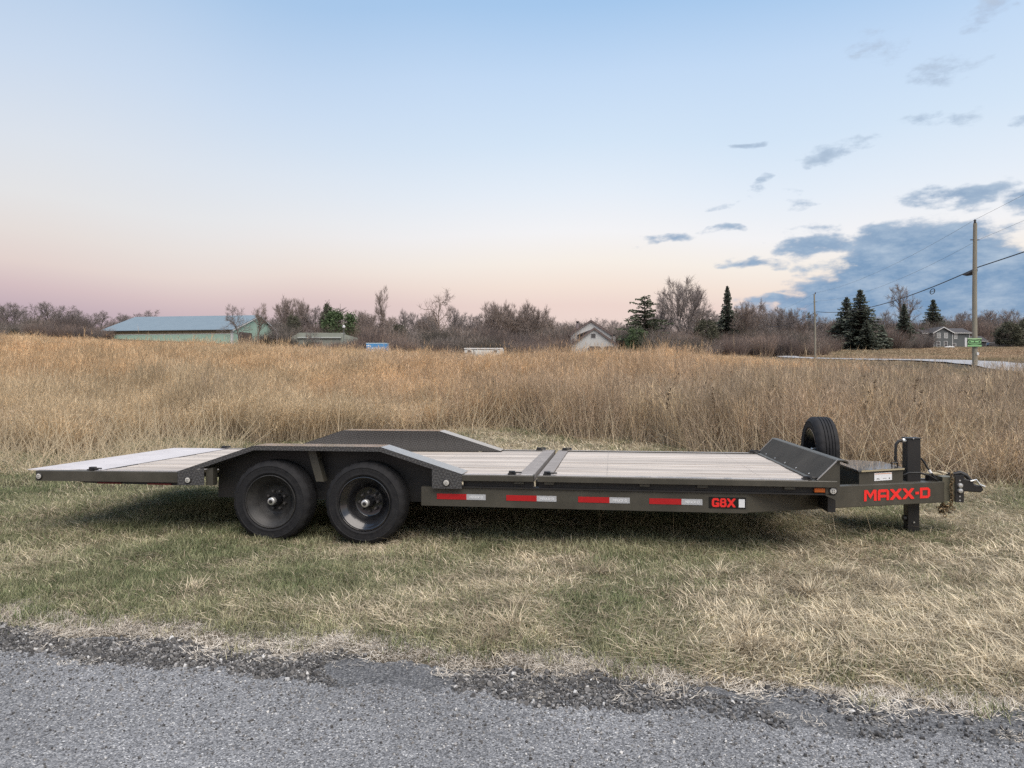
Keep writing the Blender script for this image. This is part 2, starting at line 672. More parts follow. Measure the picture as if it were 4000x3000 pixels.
M_SILV = mat('silver_reflective_tape', (0.40, 0.41, 0.42), 0.35, col2=(0.46, 0.47, 0.48), nscale=40)
M_WHITE = mat('white_print', (0.72, 0.73, 0.74), 0.5)
M_LET = mat('red_vinyl', (0.80, 0.028, 0.024), 0.4)
M_DECAL = mat('black_decal', (0.008, 0.008, 0.008), 0.35)
M_GOLD = mat('yellow_zinc_chain', (0.12, 0.085, 0.045), 0.45, metal=0.75, col2=(0.27, 0.20, 0.12), nscale=40)
M_HOSE = mat('black_cable', (0.012, 0.012, 0.012), 0.5)
M_ORANGE = mat('orange_print', (0.75, 0.28, 0.06), 0.5)


def treadplate():
    m = bpy.data.materials.new('tread_plate')
    m.use_nodes = True
    nt = m.node_tree
    N, L = nt.nodes.new, nt.links.new
    b = nt.nodes['Principled BSDF']
    b.inputs['Base Color'].default_value = (0.045, 0.043, 0.040, 1)
    b.inputs['Roughness'].default_value = 0.24
    b.inputs['Specular IOR Level'].default_value = 0.6
    b.inputs['Coat Weight'].default_value = 1.0
    b.inputs['Coat Roughness'].default_value = 0.12
    tc = N('ShaderNodeTexCoord')
    hs = []
    for ang in (R(38), R(-38)):
        mp = N('ShaderNodeMapping')
        mp.inputs['Rotation'].default_value = (0, ang, 0) if True else 0
        L(tc.outputs['Object'], mp.inputs[0])
        sp = N('ShaderNodeSeparateXYZ')
        L(mp.outputs[0], sp.inputs[0])
        add = N('ShaderNodeMath')
        add.operation = 'ADD'
        L(sp.outputs[2], add.inputs[0])
        L(sp.outputs[1], add.inputs[1])
        s1 = N('ShaderNodeMath')
        s1.operation = 'SINE'
        mu = N('ShaderNodeMath')
        mu.operation = 'MULTIPLY'
        mu.inputs[1].default_value = 95
        L(sp.outputs[0], mu.inputs[0])
        L(mu.outputs[0], s1.inputs[0])
        s2 = N('ShaderNodeMath')
        s2.operation = 'SINE'
        mu2 = N('ShaderNodeMath')
        mu2.operation = 'MULTIPLY'
        mu2.inputs[1].default_value = 210
        L(add.outputs[0], mu2.inputs[0])
        L(mu2.outputs[0], s2.inputs[0])
        pr = N('ShaderNodeMath')
        pr.operation = 'MULTIPLY'
        L(s1.outputs[0], pr.inputs[0])
        L(s2.outputs[0], pr.inputs[1])
        st = N('ShaderNodeMapRange')
        st.inputs['From Min'].default_value = 0.35
        st.inputs['From Max'].default_value = 0.6
        L(pr.outputs[0], st.inputs['Value'])
        hs.append(st.outputs[0])
    mx = N('ShaderNodeMath')
    mx.operation = 'MAXIMUM'
    L(hs[0], mx.inputs[0])
    L(hs[1], mx.inputs[1])
    bp = N('ShaderNodeBump')
    bp.inputs['Strength'].default_value = 0.35
    bp.inputs['Distance'].default_value = 0.003
    L(mx.outputs[0], bp.inputs['Height'])
    L(bp.outputs[0], b.inputs['Normal'])
    cmix = N('ShaderNodeMix')
    cmix.data_type = 'RGBA'
    L(mx.outputs[0], cmix.inputs[0])
    cmix.inputs[6].default_value = (0.036, 0.034, 0.033, 1)
    cmix.inputs[7].default_value = (0.075, 0.073, 0.069, 1)
    L(cmix.outputs[2], b.inputs['Base Color'])
    return m


M_TREAD = treadplate()


def wood_material():
    m = mat('weathered_pine', (0.20, 0.165, 0.135), 0.62, col2=(0.64, 0.575, 0.505), nscale=6, nmix=0.9, stretch=(0.10, 4.5, 4.5), spec=0.4, objrand=0.17, bump=0.3, bscale=9, detail=9, ndist=0.4)
    return m


M_WOOD = wood_material()
W_T = 2.59
MID = W_T / 2


def deck_z(s):
    return 0.665 if s > -0.9 else 0.665 - 0.0075 * (-0.9 - s)


def build_trailer():
    T = thing('flatbed_trailer', 'long black flatbed equipment trailer with wooden deck, drive-over fenders and red lettering on grass verge', 'trailer',
              (DIST * math.sin(TH), DIST * math.cos(TH), 0), -TH)
    P = lambda mb, n, m, par=T, **k: mb.build(n, m, par, **k)

    # ---- decks: planks
    def plank(s0, s1, t0, t1):
        z0, z1 = deck_z(s0), deck_z(s1)
        th = 0.036
        jj = random.uniform(-0.005, 0.002)
        vs = [(s0, t0, z0 - th), (s1, t0, z1 - th), (s1, t1, z1 - th), (s0, t1, z0 - th),
              (s0, t0, z0 + jj), (s1, t0, z1 + jj), (s1, t1, z1 + jj), (s0, t1, z0 + jj)]
        return MB().add(vs, [(0, 3, 2, 1), (4, 5, 6, 7), (0, 1, 5, 4), (1, 2, 6, 5), (2, 3, 7, 6), (3, 0, 4, 7)]).build('deck_plank', M_WOOD, T, bevel=0.004)
    random.seed(4)
    n = 13
    w = (2.48 - 0.11) / n
    for i in range(n):
        plank(-0.555, 1.775, 0.11 + i * w, 0.11 + (i + 1) * w - 0.017)
    n = 11
    w = (2.305 - 0.285) / n
    for i in range(n):
        plank(-5.18, -0.875, 0.285 + i * w, 0.285 + (i + 1) * w - 0.017)
    for a, b in ((-1.40, -0.875), (-5.18, -4.285)):
        plank(a, b, 0.11, 0.278)
        plank(a, b, 2.312, 2.48)
    # dark sheet added under the planks so that the gaps are dark
    mb = MB().box(-0.66, 1.78, 0.13, 2.46, 0.585, 0.622)
    mb.box(-5.2, -0.76, 0.29, 2.30, 0.56, 0.592)
    P(mb, 'gap_dark_sheet', M_DARK)
    # rows of screws
    mb = MB()
    for s in (-0.05, 1.35, -1.85, -3.4, -5.0):
        k = 26
        for i in range(k):
            t = 0.15 + (2.44 - 0.15) * i / (k - 1)
            if s < -1.4 and s > -4.28 and (t < 0.3 or t > 2.28):
                continue
            mb.lathe([(0.005, 0.0), (0.005, 0.0022), (0.003, 0.0026)], n=6, axis='z', c=(s, t, deck_z(s)))
    P(mb, 'deck_screws', M_STEEL, kind='stuff')

    # ---- side rails
    def rail(s0, s1, zoff=0.0, drop=0.055, side=0, name='side_rail', m=M_PAINT):
        z0, z1 = deck_z(s0) + 0.004 + zoff, deck_z(s1) + 0.004 + zoff
        poly = [(0.0, -drop), (0.0, -0.006), (0.006, 0.0), (0.102, 0.0), (0.102, -drop)]
        mb = MB()
        vs = []
        for s, z in ((s0, z0), (s1, z1)):
            for t, dz in poly:
                vs.append((s, t if side == 0 else W_T - t, z + dz))
        k = len(poly)
        mb.add(vs, [tuple(range(k)), tuple(range(k, 2 * k))] + [(i, (i + 1) % k, k + (i + 1) % k, k + i) for i in range(k)])
        return P(mb, name, m)
    for side in (0, 1):
        rail(-0.685, 1.942, side=side)
        rail(-1.395, -0.725, side=side)
        rail(-5.85, -4.282, zoff=0.0, drop=0.105, side=side)
        ty = (lambda t: t) if side == 0 else (lambda t: W_T - t)

        def bx(s0, s1, t0, t1, z0, z1, nm, m=M_DARK, **k):
            a, b = sorted((ty(t0), ty(t1)))
            return P(MB().box(s0, s1, a, b, z0, z1), nm, m, **k)
        # recessed channel under the rail, ledge and main beam
        bx(-0.680, 1.90, 0.055, 0.125, 0.556, 0.6125, 'deck_channel')
        bx(-1.395, -0.73, 0.055, 0.125, 0.556, 0.6065, 'deck_channel')
        bx(-1.68, 1.93, 0.030, 0.11, 0.541, 0.555, 'frame_ledge')
        bx(-1.80, 1.195, 0.045, 0.125, 0.362, 0.540, 'main_beam', M_PAINT)
        bx(-4.0, -1.70, 0.30, 0.38, 0.362, 0.540, 'axle_beam', M_DARK)
        # stake pockets
        for s in (-0.86, -0.58, 0.29, 0.80, 1.55):
            bx(s - 0.045, s + 0.045, 0.018, 0.054, 0.588, 0.612, 'stake_pocket', M_PAINT)
        # top light edge strip of worn paint
        for s0, s1 in ((-0.67, 1.70), (-1.38, -0.735), (-5.2, -4.30)):
            z0, z1 = deck_z(s0) + 0.0045, deck_z(s1) + 0.0045
            a, b = ty(0.012), ty(0.096)
            P(MB().add([(s0, a, z0), (s1, a, z1), (s1, b, z1), (s0, b, z0), (s0, a, z0 + .003), (s1, a, z1 + .003), (s1, b, z1 + .003), (s0, b, z0 + .003)],
                       [(0, 3, 2, 1), (4, 5, 6, 7), (0, 1, 5, 4), (1, 2, 6, 5), (2, 3, 7, 6), (3, 0, 4, 7)]), 'rail_cap', M_STEEL)
        # tail underside beam
        pl = [(-5.3, 0.512), (-4.28, 0.505), (-4.28, 0.545), (-5.45, 0.535)]
        a, b = sorted((ty(0.03), ty(0.10)))
        P(MB().prism(pl, a, b), 'tail_beam', M_DARK)
        # red strips under the tail rail
        for s0 in (-5.17, -4.62):
            bx(s0, s0 + 0.26, 0.018, 0.029, 0.508, 0.523, 'tail_reflector', M_DRED)
        # D rings
        for s in (-5.25, -0.93, -0.60, 1.70):
            z = deck_z(s) + 0.008
            mb = MB()
            a, b = sorted((ty(0.012), ty(0.095)))
            mb.box(s - 0.035, s + 0.035, a, b, z, z + 0.012)
            mb.box(s - 0.028, s + 0.028, a + 0.02, b - 0.02, z + 0.012, z + 0.032)
            Mx = Matrix.Rotation(R(90 - 8 * (1 if side == 0 else -1)), 3, 'X')
            mb.torus((s + 0.045, ty(0.052), z + 0.018), 0.042, 0.0075, n=14, m=6, M=Mx)
            P(mb, 'tie_down_ring', M_DARK)
    # ---- cross strips at the tilt joint and at the tail
    for a, b in ((-0.872, -0.728), (-0.682, -0.560)):
        P(MB().box(a, b, 0.104, 2.486, 0.60, 0.669), 'joint_plate', M_JOINT)
    P(MB().box(-0.723, -0.69, 0.2, 2.4, 0.50, 0.60), 'pivot_beam', M_DARK)
    # tail plate
    z0 = deck_z(-5.19) + 0.004
    zz = deck_z(-5.9)
    vs = []
    for t in (0.09, 0.9, 1.7, 2.50):
        bulge = 0.012 if 0.5 < t < 2.2 else 0.0
        vs += [(-5.19, t, z0), (-5.55, t, 0.5 * (z0 + zz) + 0.010 + bulge), (-5.97, t if t > 0.5 else 0.03, zz + 0.012),
               (-5.97, t if t > 0.5 else 0.03, zz + 0.004), (-5.19, t, z0 - 0.02)]
    fs = []
    for i in range(3):
        for j in range(5):
            fs.append((i * 5 + j, i * 5 + (j + 1) % 5, (i + 1) * 5 + (j + 1) % 5, (i + 1) * 5 + j))
    fs += [(0, 1, 2, 3, 4), (15, 16, 17, 18, 19)]
    P(MB().add(vs, fs), 'tail_plate', M_PLATE)
    P(MB().box(-5.84, -5.20, 0.10, 2.49, 0.54, 0.60), 'tail_frame', M_DARK)
    P(MB().box(-5.205, -5.183, 0.105, 2.485, 0.60, deck_z(-5.19) + 0.0035), 'tail_joint', M_DARK)

    # ---- drive-over fenders
    prof = [(-4.278, 0.650), (-3.475, 0.915), (-2.185, 0.917), (-1.395, 0.673)]
    for side in (0, 1):
        ty = (lambda t: t) if side == 0 else (lambda t: W_T - t)
        mb = MB()
        vs = []
        for s, z in prof:
            vs += [(s, ty(-0.004), z), (s, ty(0.272), z)]
        for s, z in prof:
            vs += [(s, ty(-0.004), z - 0.006), (s, ty(0.272), z - 0.006)]
        fs = []
        for i in range(3):
            a = i * 2
            fs += [(a, a + 1, a + 3, a + 2), (a + 8, a + 9, a + 11, a + 10), (a, a + 2, a + 10, a + 8), (a + 1, a + 3, a + 11, a + 9)]
        fs += [(0, 1, 9, 8), (6, 7, 15, 14)]
        mb.add(vs, fs)
        fen = P(mb, 'fender', M_TREAD)

        def strip(poly, t0, t1, nm, m=M_TREAD, par=fen):
            a, b = sorted((ty(t0), ty(t1)))
            return P(MB().prism(poly, a, b), nm, m, par)
        top = [(s, z - 0.0065) for s, z in prof]
        bot = [(-4.20, 0.629), (-3.468, 0.871), (-2.192, 0.873), (-1.50, 0.659)]
        # outer lip in three lengths
        for i in range(3):
            strip([bot[i], bot[i + 1], top[i + 1], top[i]], -0.004, 0.004, 'fender_lip')
        strip([(-4.278, 0.511), (-3.996, 0.516), (-3.996, 0.690), (-4.20, 0.629), (-4.277, 0.640)], -0.003, 0.003, 'end_plate')
        strip([(-1.684, 0.533), (-1.397, 0.534), (-1.397, 0.662), (-1.684, 0.712)], -0.003, 0.003, 'end_plate')
        # inner wall of the wheel well, standing above the deck on the other side
        strip([(-4.27, 0.645), (-3.474, 0.9083), (-2.187, 0.9103), (-1.40, 0.668)], 0.262, 0.272, 'inner_wall')
        strip([(-4.0, 0.36), (-3.99, 0.68), (-3.47, 0.90), (-2.19, 0.90), (-1.68, 0.72), (-1.68, 0.36)], 0.2585, 0.2615, 'well_wall', M_DARK)
        strip([(-2.98, 0.905), (-2.90, 0.905), (-2.80, 0.56), (-2.88, 0.56)], 0.11, 0.2, 'fender_bracket', M_PAINT)
        strip([(-3.995, 0.512), (-3.92, 0.512), (-3.92, 0.69), (-3.995, 0.67)], 0.03, 0.11, 'well_post', M_PAINT)
        for (s, z, t0) in ((-4.165, 0.566, -0.004), (-1.545, 0.590, -0.004)):
            lamp(T, s, z, ty(t0), side)
        lamp(T, -5.81, 0.575, ty(-0.001), side)
        lamp(T, 1.914, 0.581, ty(0.029), side)
        a, b = sorted((ty(0.020), ty(0.050)))
        P(MB().box(1.757, 1.848, a, b, 0.564, 0.605), 'marker_lamp', M_AMBER, bevel=0.006)

    # ---- bulkhead at the front of the deck
    mb = MB().prism([(1.776, 0.671), (1.788, 0.669), (1.962, 0.846), (1.952, 0.853)], 0.044, W_T - 0.044)
    P(mb, 'bulkhead', M_BULK)
    mb = MB().prism([(1.952, 0.8535), (1.945, 0.846), (2.0, 0.842), (2.022, 0.835), (2.030, 0.818), (2.038, 0.82), (2.030, 0.845), (2.005, 0.8535)], -0.002, W_T + 0.002)
    P(mb, 'bulkhead_lip', M_PAINT)
    mb = MB().box(1.745, 1.792, 0.11, 2.48, 0.6685, 0.6755)
    P(mb, 'bulkhead_foot', M_PAINT)
    for i in range(5):
        P(MB().lathe([(0.011, 0), (0.011, 0.008), (0.006, 0.012)], n=8, axis='z', c=(1.80, 0.35 + i * 0.46, 0.684)), 'bolt', M_CHROME)
    for side in (0, 1):
        ty = (lambda t: t) if side == 0 else (lambda t: W_T - t)
        a, b = sorted((ty(0.030), ty(0.042)))
        P(MB().prism([(1.780, 0.672), (1.952, 0.853), (1.972, 0.853), (1.972, 0.502), (1.935, 0.502), (1.853, 0.537), (1.853, 0.60), (1.80, 0.66)], a, b), 'bulkhead_end', M_PAINT)
        a, b = sorted((ty(0.024), ty(0.0295)))
        P(MB().add([(1.776, a, 0.676), (1.786, a, 0.673), (1.960, a, 0.852), (1.950, a, 0.857), (1.776, b, 0.676), (1.786, b, 0.673), (1.960, b, 0.852), (1.950, b, 0.857)],
                   [(0, 1, 2, 3), (4, 5, 6, 7), (0, 1, 5, 4), (1, 2, 6, 5), (2, 3, 7, 6), (3, 0, 4, 7)]), 'bulkhead_trim', M_STEEL)
    P(MB().box(1.90, 1.965, 0.13, 2.46, 0.375, 0.60), 'front_crossmember', M_DARK)

    # ---- tongue: two beams running in to the coupler
    A, B = Vector((1.195, 0.045, 0)), Vector((3.33, 1.205, 0))
    Ld = (B - A).length
    ang = math.atan2(B.y - A.y, B.x - A.x)
    Mb = Matrix.Translation(A) @ Matrix.Rotation(ang, 4, 'Z')
    # beam frame: x along, y inwards, z up
    for side in (0, 1):
        Mm = Mb if side == 0 else Matrix.Translation((0, W_T, 0)) @ Matrix.Scale(-1, 4, (0, 1, 0)) @ Mb
        mb = MB().prism([(0, 0.366), (Ld, 0.318), (Ld, 0.531), (1.07, 0.553), (0.0, 0.5395)], 0, 0.085, M=Mm)
        tb = P(mb, 'tongue_beam', M_PAINT, bevel=0.006)
        if side == 0:
            lettering(tb, Mm)
    # tongue box
    poly = [(2.36, 0.735), (2.86, 1.01), (2.86, 1.58), (2.36, 1.80)]
    P(MB().prism(poly, 0.44, 0.668, axis='z'), 'tongue_box', M_PAINT)
    lid = [(2.345, 0.713), (2.873, 1.002), (2.873, 1.592), (2.345, 1.815)]
    lo = P(MB().prism(lid, 0.6685, 0.684, axis='z'), 'tongue_box_lid', M_LID)
    d = Vector((2.86 - 2.36, 1.01 - 0.735, 0)).normalized()
    nrm = Vector((d.y, -d.x, 0))
    o = Vector((2.36, 0.735, 0)) + nrm * 0.004
    bb = o + d * 0.01 + nrm * 0.016
    P(MB().add([bb + Vector((0, 0, .6835)), bb + d * .56 + Vector((0, 0, .6835)), bb + d * .56 + Vector((0, 0, .668)), bb + Vector((0, 0, .668))], [(0, 1, 2, 3)]), 'lid_edge',
      mat('worn_lid_edge', (0.36, 0.31, 0.20), 0.5), lo)
    a, e = o + d * 0.19, o + d * 0.42
    P(quad3(a, e, 0.572, 0.648), 'warning_label', M_WHITE)
    a2, e2 = a + nrm * 0.001, e + nrm * 0.001
    P(quad3(a2 + d * 0.006, e2 - d * 0.006, 0.636, 0.641), 'label_stripe', M_ORANGE)
    for k, (u, zz0, l, hh) in enumerate(((0.03, 0.585, 0.04, 0.004), (0.03, 0.593, 0.03, 0.003), (0.11, 0.59, 0.05, 0.003), (0.19, 0.583, 0.012, 0.014))):
        P(quad3(a2 + d * u, a2 + d * (u + l), zz0, zz0 + hh), 'label_print', M_DECAL)
    # box latch
    P(MB().tube([(2.79, 1.1, 0.684), (2.79, 1.1, 0.725), (2.845, 1.1, 0.725), (2.845, 1.1, 0.684)], 0.007, 6), 'lid_handle', M_DARK)

    # ---- jack
    js, jt = 3.05, MID
    jk = P(MB().box(js - .066, js + .066, jt - .066, jt + .066, 0.30, 0.955), 'jack', M_DARK, bevel=0.008)
    P(MB().box(js - .073, js + .073, jt - .073, jt + .073, 0.9555, 0.967), 'jack_cap', M_DARK, jk, bevel=0.003)
    P(MB().box(js - .057, js + .057, jt - .057, jt + .057, -0.075, 0.32), 'jack_leg', M_DARK, jk, bevel=0.006)
    P(MB().box(js - .075, js + .075, jt - .075, jt + .075, -0.085, -0.045), 'jack_foot', M_DARK, jk)
    P(MB().tube([(js - .09, jt - .02, 0.14), (js - .06, jt - .02, 0.14)], 0.03, 10), 'jack_pin', M_DARK, jk)
    P(MB().lathe([(0.009, -0.012), (0.009, 0.0)], n=8, axis='y', c=(js + 0.0, jt - .058, 0.105)), 'jack_bolt', M_CHROME, jk)
    P(MB().lathe([(0.007, -0.008), (0.007, 0.0)], n=8, axis='y', c=(js - 0.01, jt - .0735, 0.961)), 'jack_bolt', M_CHROME, jk)
    P(MB().tube([(js - .06, jt - .03, 0.935), (js - .10, jt - .03, 0.938)], 0.022, 12), 'crank_shaft', M_CHROME, jk)
    P(MB().tube([(js - .10, jt - .03, 0.938), (js - .135, jt - .03, 0.928), (js - .158, jt - .03, 0.90), (js - .163, jt - .03, 0.84), (js - .163, jt - .03, 0.70)], 0.014, 10), 'jack_crank', M_DARK, jk, smooth=True)
    # frame plate around the jack and between the beams
    mb = MB().prism([(2.90, 1.08), (3.30, 1.22), (3.30, 1.37), (2.90, 1.51)], 0.500, 0.520, axis='z')
    P(mb, 'tongue_plate', M_PAINT)

    # ---- coupler
    cs = 3.33
    P(MB().box(cs - 0.02, cs + 0.10, MID - 0.09, MID + 0.09, 0.33, 0.575), 'coupler_channel', mat('olive_channel', (0.12, 0.11, 0.075), 0.45))
    for t in (MID - 0.105, MID + 0.092):
        pl = P(MB().box(cs + 0.095, cs + 0.175, t, t + 0.013, 0.325, 0.60), 'adjuster_plate', M_DARK)
        for z in (0.345, 0.385, 0.545):
            P(MB().lathe([(0.008, -0.002), (0.008, 0.002)], n=10, axis='y', c=(cs + 0.137, t - 0.0005, z)), 'bolt_hole', M_CHROME, pl)
        for z in (0.443, 0.495):
            P(MB().lathe([(0.026, 0.0), (0.026, -0.010), (0.020, -0.022), (0.004, -0.026)], n=14, axis='y', c=(cs + 0.137, t, z)), 'coupler_bolt', M_CHROME, pl, smooth=True)
    cp = MB()
    cp.prism([(cs + .12, 0.43), (cs + .36, 0.42), (cs + .385, 0.445), (cs + .37, 0.485), (cs + .30, 0.50), (cs + .27, 0.545), (cs + .20, 0.56), (cs + .12, 0.55)], MID - 0.055, MID + 0.055)
    co = P(cp, 'coupler', M_DARK, bevel=0.012)
    P(MB().tube([(cs + .10, MID - .03, 0.60), (cs + .17, MID - .03, 0.615), (cs + .23, MID - .03, 0.585), (cs + .29, MID - .03, 0.52)], [0.012, 0.022, 0.022, 0.014], 8), 'coupler_latch', M_DARK, co, smooth=True)
    P(MB().tube([(cs + .255, MID - .06, 0.535), (cs + .31, MID - .06, 0.55), (cs + .345, MID - .06, 0.50), (cs + .39, MID - .06, 0.483)], 0.009, 8), 'latch_lever', M_CHROME, co, smooth=True)
    P(MB().lathe([(0.055, 0), (0.055, 0.05), (0.045, 0.055)], n=16, axis='z', c=(cs - 0.09, MID, 0.53)), 'breakaway_box', M_DARK)
    P(MB().tube([(cs - .15, MID - .03, 0.605), (cs - .07, MID - .05, 0.602), (cs - .01, MID - .05, 0.595)], [0.012, 0.02, 0.006], 8), 'connector_strap', mat('straw_strap', (0.42, 0.36, 0.24), 0.6))
    # chain
    ch = MB()
    x, t = cs + 0.055, MID - 0.115
    random.seed(8)
    for k in range(13):
        z = 0.60 - k * 0.027
        Mx = Matrix.Rotation(R(90 if k % 2 else 10) + random.uniform(-.3, .3), 3, 'Z') @ Matrix.Rotation(random.uniform(-.25, .25), 3, 'Y') @ Matrix.Scale(1.45, 3, (0, 0, 1))
        ch.torus((x + 0.006 * math.sin(k), t + 0.004 * math.cos(k * 1.7), z), 0.0135, 0.0052, n=10, m=5, M=Mx)
    for k in range(34):
        Mx = Matrix.Rotation(random.uniform(0, 6), 3, 'Z') @ Matrix.Rotation(random.uniform(0, 3), 3, 'X') @ Matrix.Scale(1.4, 3, (0, 0, 1))
        ch.torus((x - 0.055 + random.gauss(0, 0.028), t + 0.02 + random.gauss(0, 0.02), 0.255 + random.gauss(0, 0.027)), 0.0135, 0.0052, n=10, m=5, M=Mx)
    P(ch, 'safety_chain', M_GOLD, smooth=True)
    P(MB().tube([(cs + .02, MID - .10, 0.612), (cs - .03, MID - .10, 0.628), (cs - .06, MID - .06, 0.635)], [0.007, 0.012, 0.004], 6), 'chain_hook', mat('pale_hook', (0.50, 0.44, 0.32), 0.45), smooth=True)
    # cables
    P(MB().tube([(2.87, 1.10, 0.545), (2.875, 1.06, 0.60), (2.93, 1.04, 0.632), (3.03, 1.05, 0.632), (3.13, 1.08, 0.605), (3.22, 1.16, 0.56), (3.27, 1.2, 0.527)], 0.010, 8), 'brake_cable', M_HOSE, smooth=True)
    P(MB().tube([(3.12, 1.24, 0.76), (3.15, 1.24, 0.72), (3.19, 1.22, 0.64), (3.24, 1.21, 0.57), (3.27, 1.21, 0.525)], 0.010, 8), 'light_cable', M_HOSE, smooth=True)
    P(MB().tube([(3.188, 1.22, 0.643), (3.206, 1.217, 0.612)], 0.0135, 8), 'cable_tag', M_WHITE)
    P(MB().tube([(3.11, 1.4, 0.855), (3.15, 1.4, 0.86), (3.155, 1.4, 0.80)], 0.012, 6), 'cable_clip', M_HOSE)

    # ---- wheels
    w0 = wheel(T, 'wheel', M_RIMD, 'dusty grey rear wheel')
    w0.location = (-3.315, 0.02, 0.366)
    w0.scale = (1.04, 1.0, 1.04)
    w1 = wheel(T, 'wheel', M_RIM, 'glossy black front wheel')
    w1.location = (-2.360, 0.02, 0.366)
    w1.scale = (1.04, 1.0, 1.04)
    w1.rotation_euler = (0, R(21), 0)
    for s, w in ((-3.315, w0), (-2.36, w1)):
        c = copy_tree(w, T)
        c.location = (s, W_T - 0.02, 0.362)
        c.rotation_euler = (0, 0, math.pi)
        P(MB().tube([(s, 0.24, 0.355), (s, W_T - 0.24, 0.355)], 0.055, 12), 'axle', M_DARK)
    sp = copy_tree(w1, T)
    sp.name = 'spare_wheel'
    sp['label'] = 'spare wheel standing behind the bulkhead'
    sp.location = (2.285, 2.20, 0.735)
    sp.rotation_euler = (0, 0, R(-90))
    P(MB().box(1.975, 2.46, 2.12, 2.28, 0.70, 0.76), 'spare_mount', M_DARK)
    return T


def quad3(a, e, z0, z1):
    return MB().add([(a.x, a.y, z0), (e.x, e.y, z0), (e.x, e.y, z1), (a.x, a.y, z1)], [(0, 1, 2, 3)])


def lamp(T, s, z, t, side):
    sg = -1 if side == 0 else 1
    l = MB().lathe([(0.036, 0.0), (0.036, sg * 0.008), (0.029, sg * 0.012), (0.027, sg * 0.008)], n=20, axis='y', c=(s, t, z)).build('round_lamp', M_DARK, T, smooth=True)
    MB().lathe([(0.0275, sg * 0.006), (0.0265, sg * 0.011), (0.012, sg * 0.014), (0.001, sg * 0.0145)], n=18, axis='y', c=(s, t, z)).build('lens', M_LAMP, l, smooth=True)
    mb = MB()
    for k in range(4):
        a = R(45 + 90 * k)
        mb.lathe([(0.0045, sg * 0.0125), (0.0045, sg * 0.0155)], n=6, axis='y', c=(s + 0.011 * math.cos(a), t, z + 0.011 * math.sin(a)))
    mb.build('lamp_diodes', M_DARK, l)


def wheel(T, name, rimm, label):
    """axis along y, outer face towards -y at about y = 0"""
    prof = [(0.205, 0.070), (0.246, 0.060), (0.252, 0.010), (0.251, 0.002), (0.245, 0.000), (0.240, 0.006), (0.2385, 0.018), (0.229, 0.024), (0.222, 0.040), (0.210, 0.047), (0.178, 0.098),
            (0.168, 0.108), (0.142, 0.156), (0.126, 0.163), (0.060, 0.160), (0.056, 0.160), (0.056, 0.200), (0.20, 0.215)]
    w = MB().lathe(prof, n=64, caps=False).build(name, rimm, T, smooth=True)
    w['label'] = label
    tp = [(0.249, 0.052), (0.250, 0.014), (0.258, 0.004), (0.268, 0.0), (0.272, -0.003), (0.277, -0.003), (0.281, -0.001), (0.305, -0.006), (0.330, -0.005), (0.333, -0.008), (0.338, -0.008), (0.342, -0.004),
          (0.358, 0.003), (0.371, 0.013), (0.379, 0.026), (0.3835, 0.040)]
    tread = []
    for a, b in ((0.040, 0.074), (0.083, 0.107), (0.116, 0.140), (0.149, 0.170)):
        tread += [(0.3840, a), (0.3848, (a + b) / 2), (0.3842, b), (0.372, b + 0.0015), (0.372, b + 0.0075)]
    tail = [(0.3838, 0.179), (0.3825, 0.200), (0.376, 0.216), (0.36, 0.228), (0.33, 0.235), (0.28, 0.233), (0.25, 0.215), (0.249, 0.17)]
    tp = tp + tread + tail
    n = 96
    ns = len(tp)

    def wb(j, k, r):
        o = tp[j][1]
        if (0.36 < r and (o < 0.062 or o > 0.19)) and r > 0.3705 and k % 4 == 0:
            return r - 0.007
        return r
    ty = MB().lathe(tp, n=n, wob=wb, caps=False).build('tyre', M_RUB, w, smooth=True)
    hub = MB().lathe([(0.058, 0.165), (0.056, 0.105), (0.046, 0.085), (0.040, 0.060), (0.001, 0.060)], n=28).build('hub', M_RIM, w, smooth=True)
    MB().lathe([(0.036, 0.062), (0.036, 0.024), (0.033, 0.018), (0.030, 0.016), (0.001, 0.015)], n=24).build('hub_cap', M_CHROME, w, smooth=True)
    MB().lathe([(0.017, 0.0155), (0.017, 0.008), (0.013, 0.004), (0.001, 0.0035)], n=16).build('hub_plug', M_DARK, w, smooth=True)
    ln = MB().lathe([(0.016, 0.164), (0.016, 0.134), (0.011, 0.124), (0.001, 0.123)], n=6).mesh('lug_nut')
    fix_normals(ln)
    for k in range(8):
        a = R(22.5 + 45 * k)
        q = link('lug_nut', ln, M_LUG if k == 0 else None, w)
        q.location = (0.088 * math.cos(a), 0, 0.088 * math.sin(a))
    return w


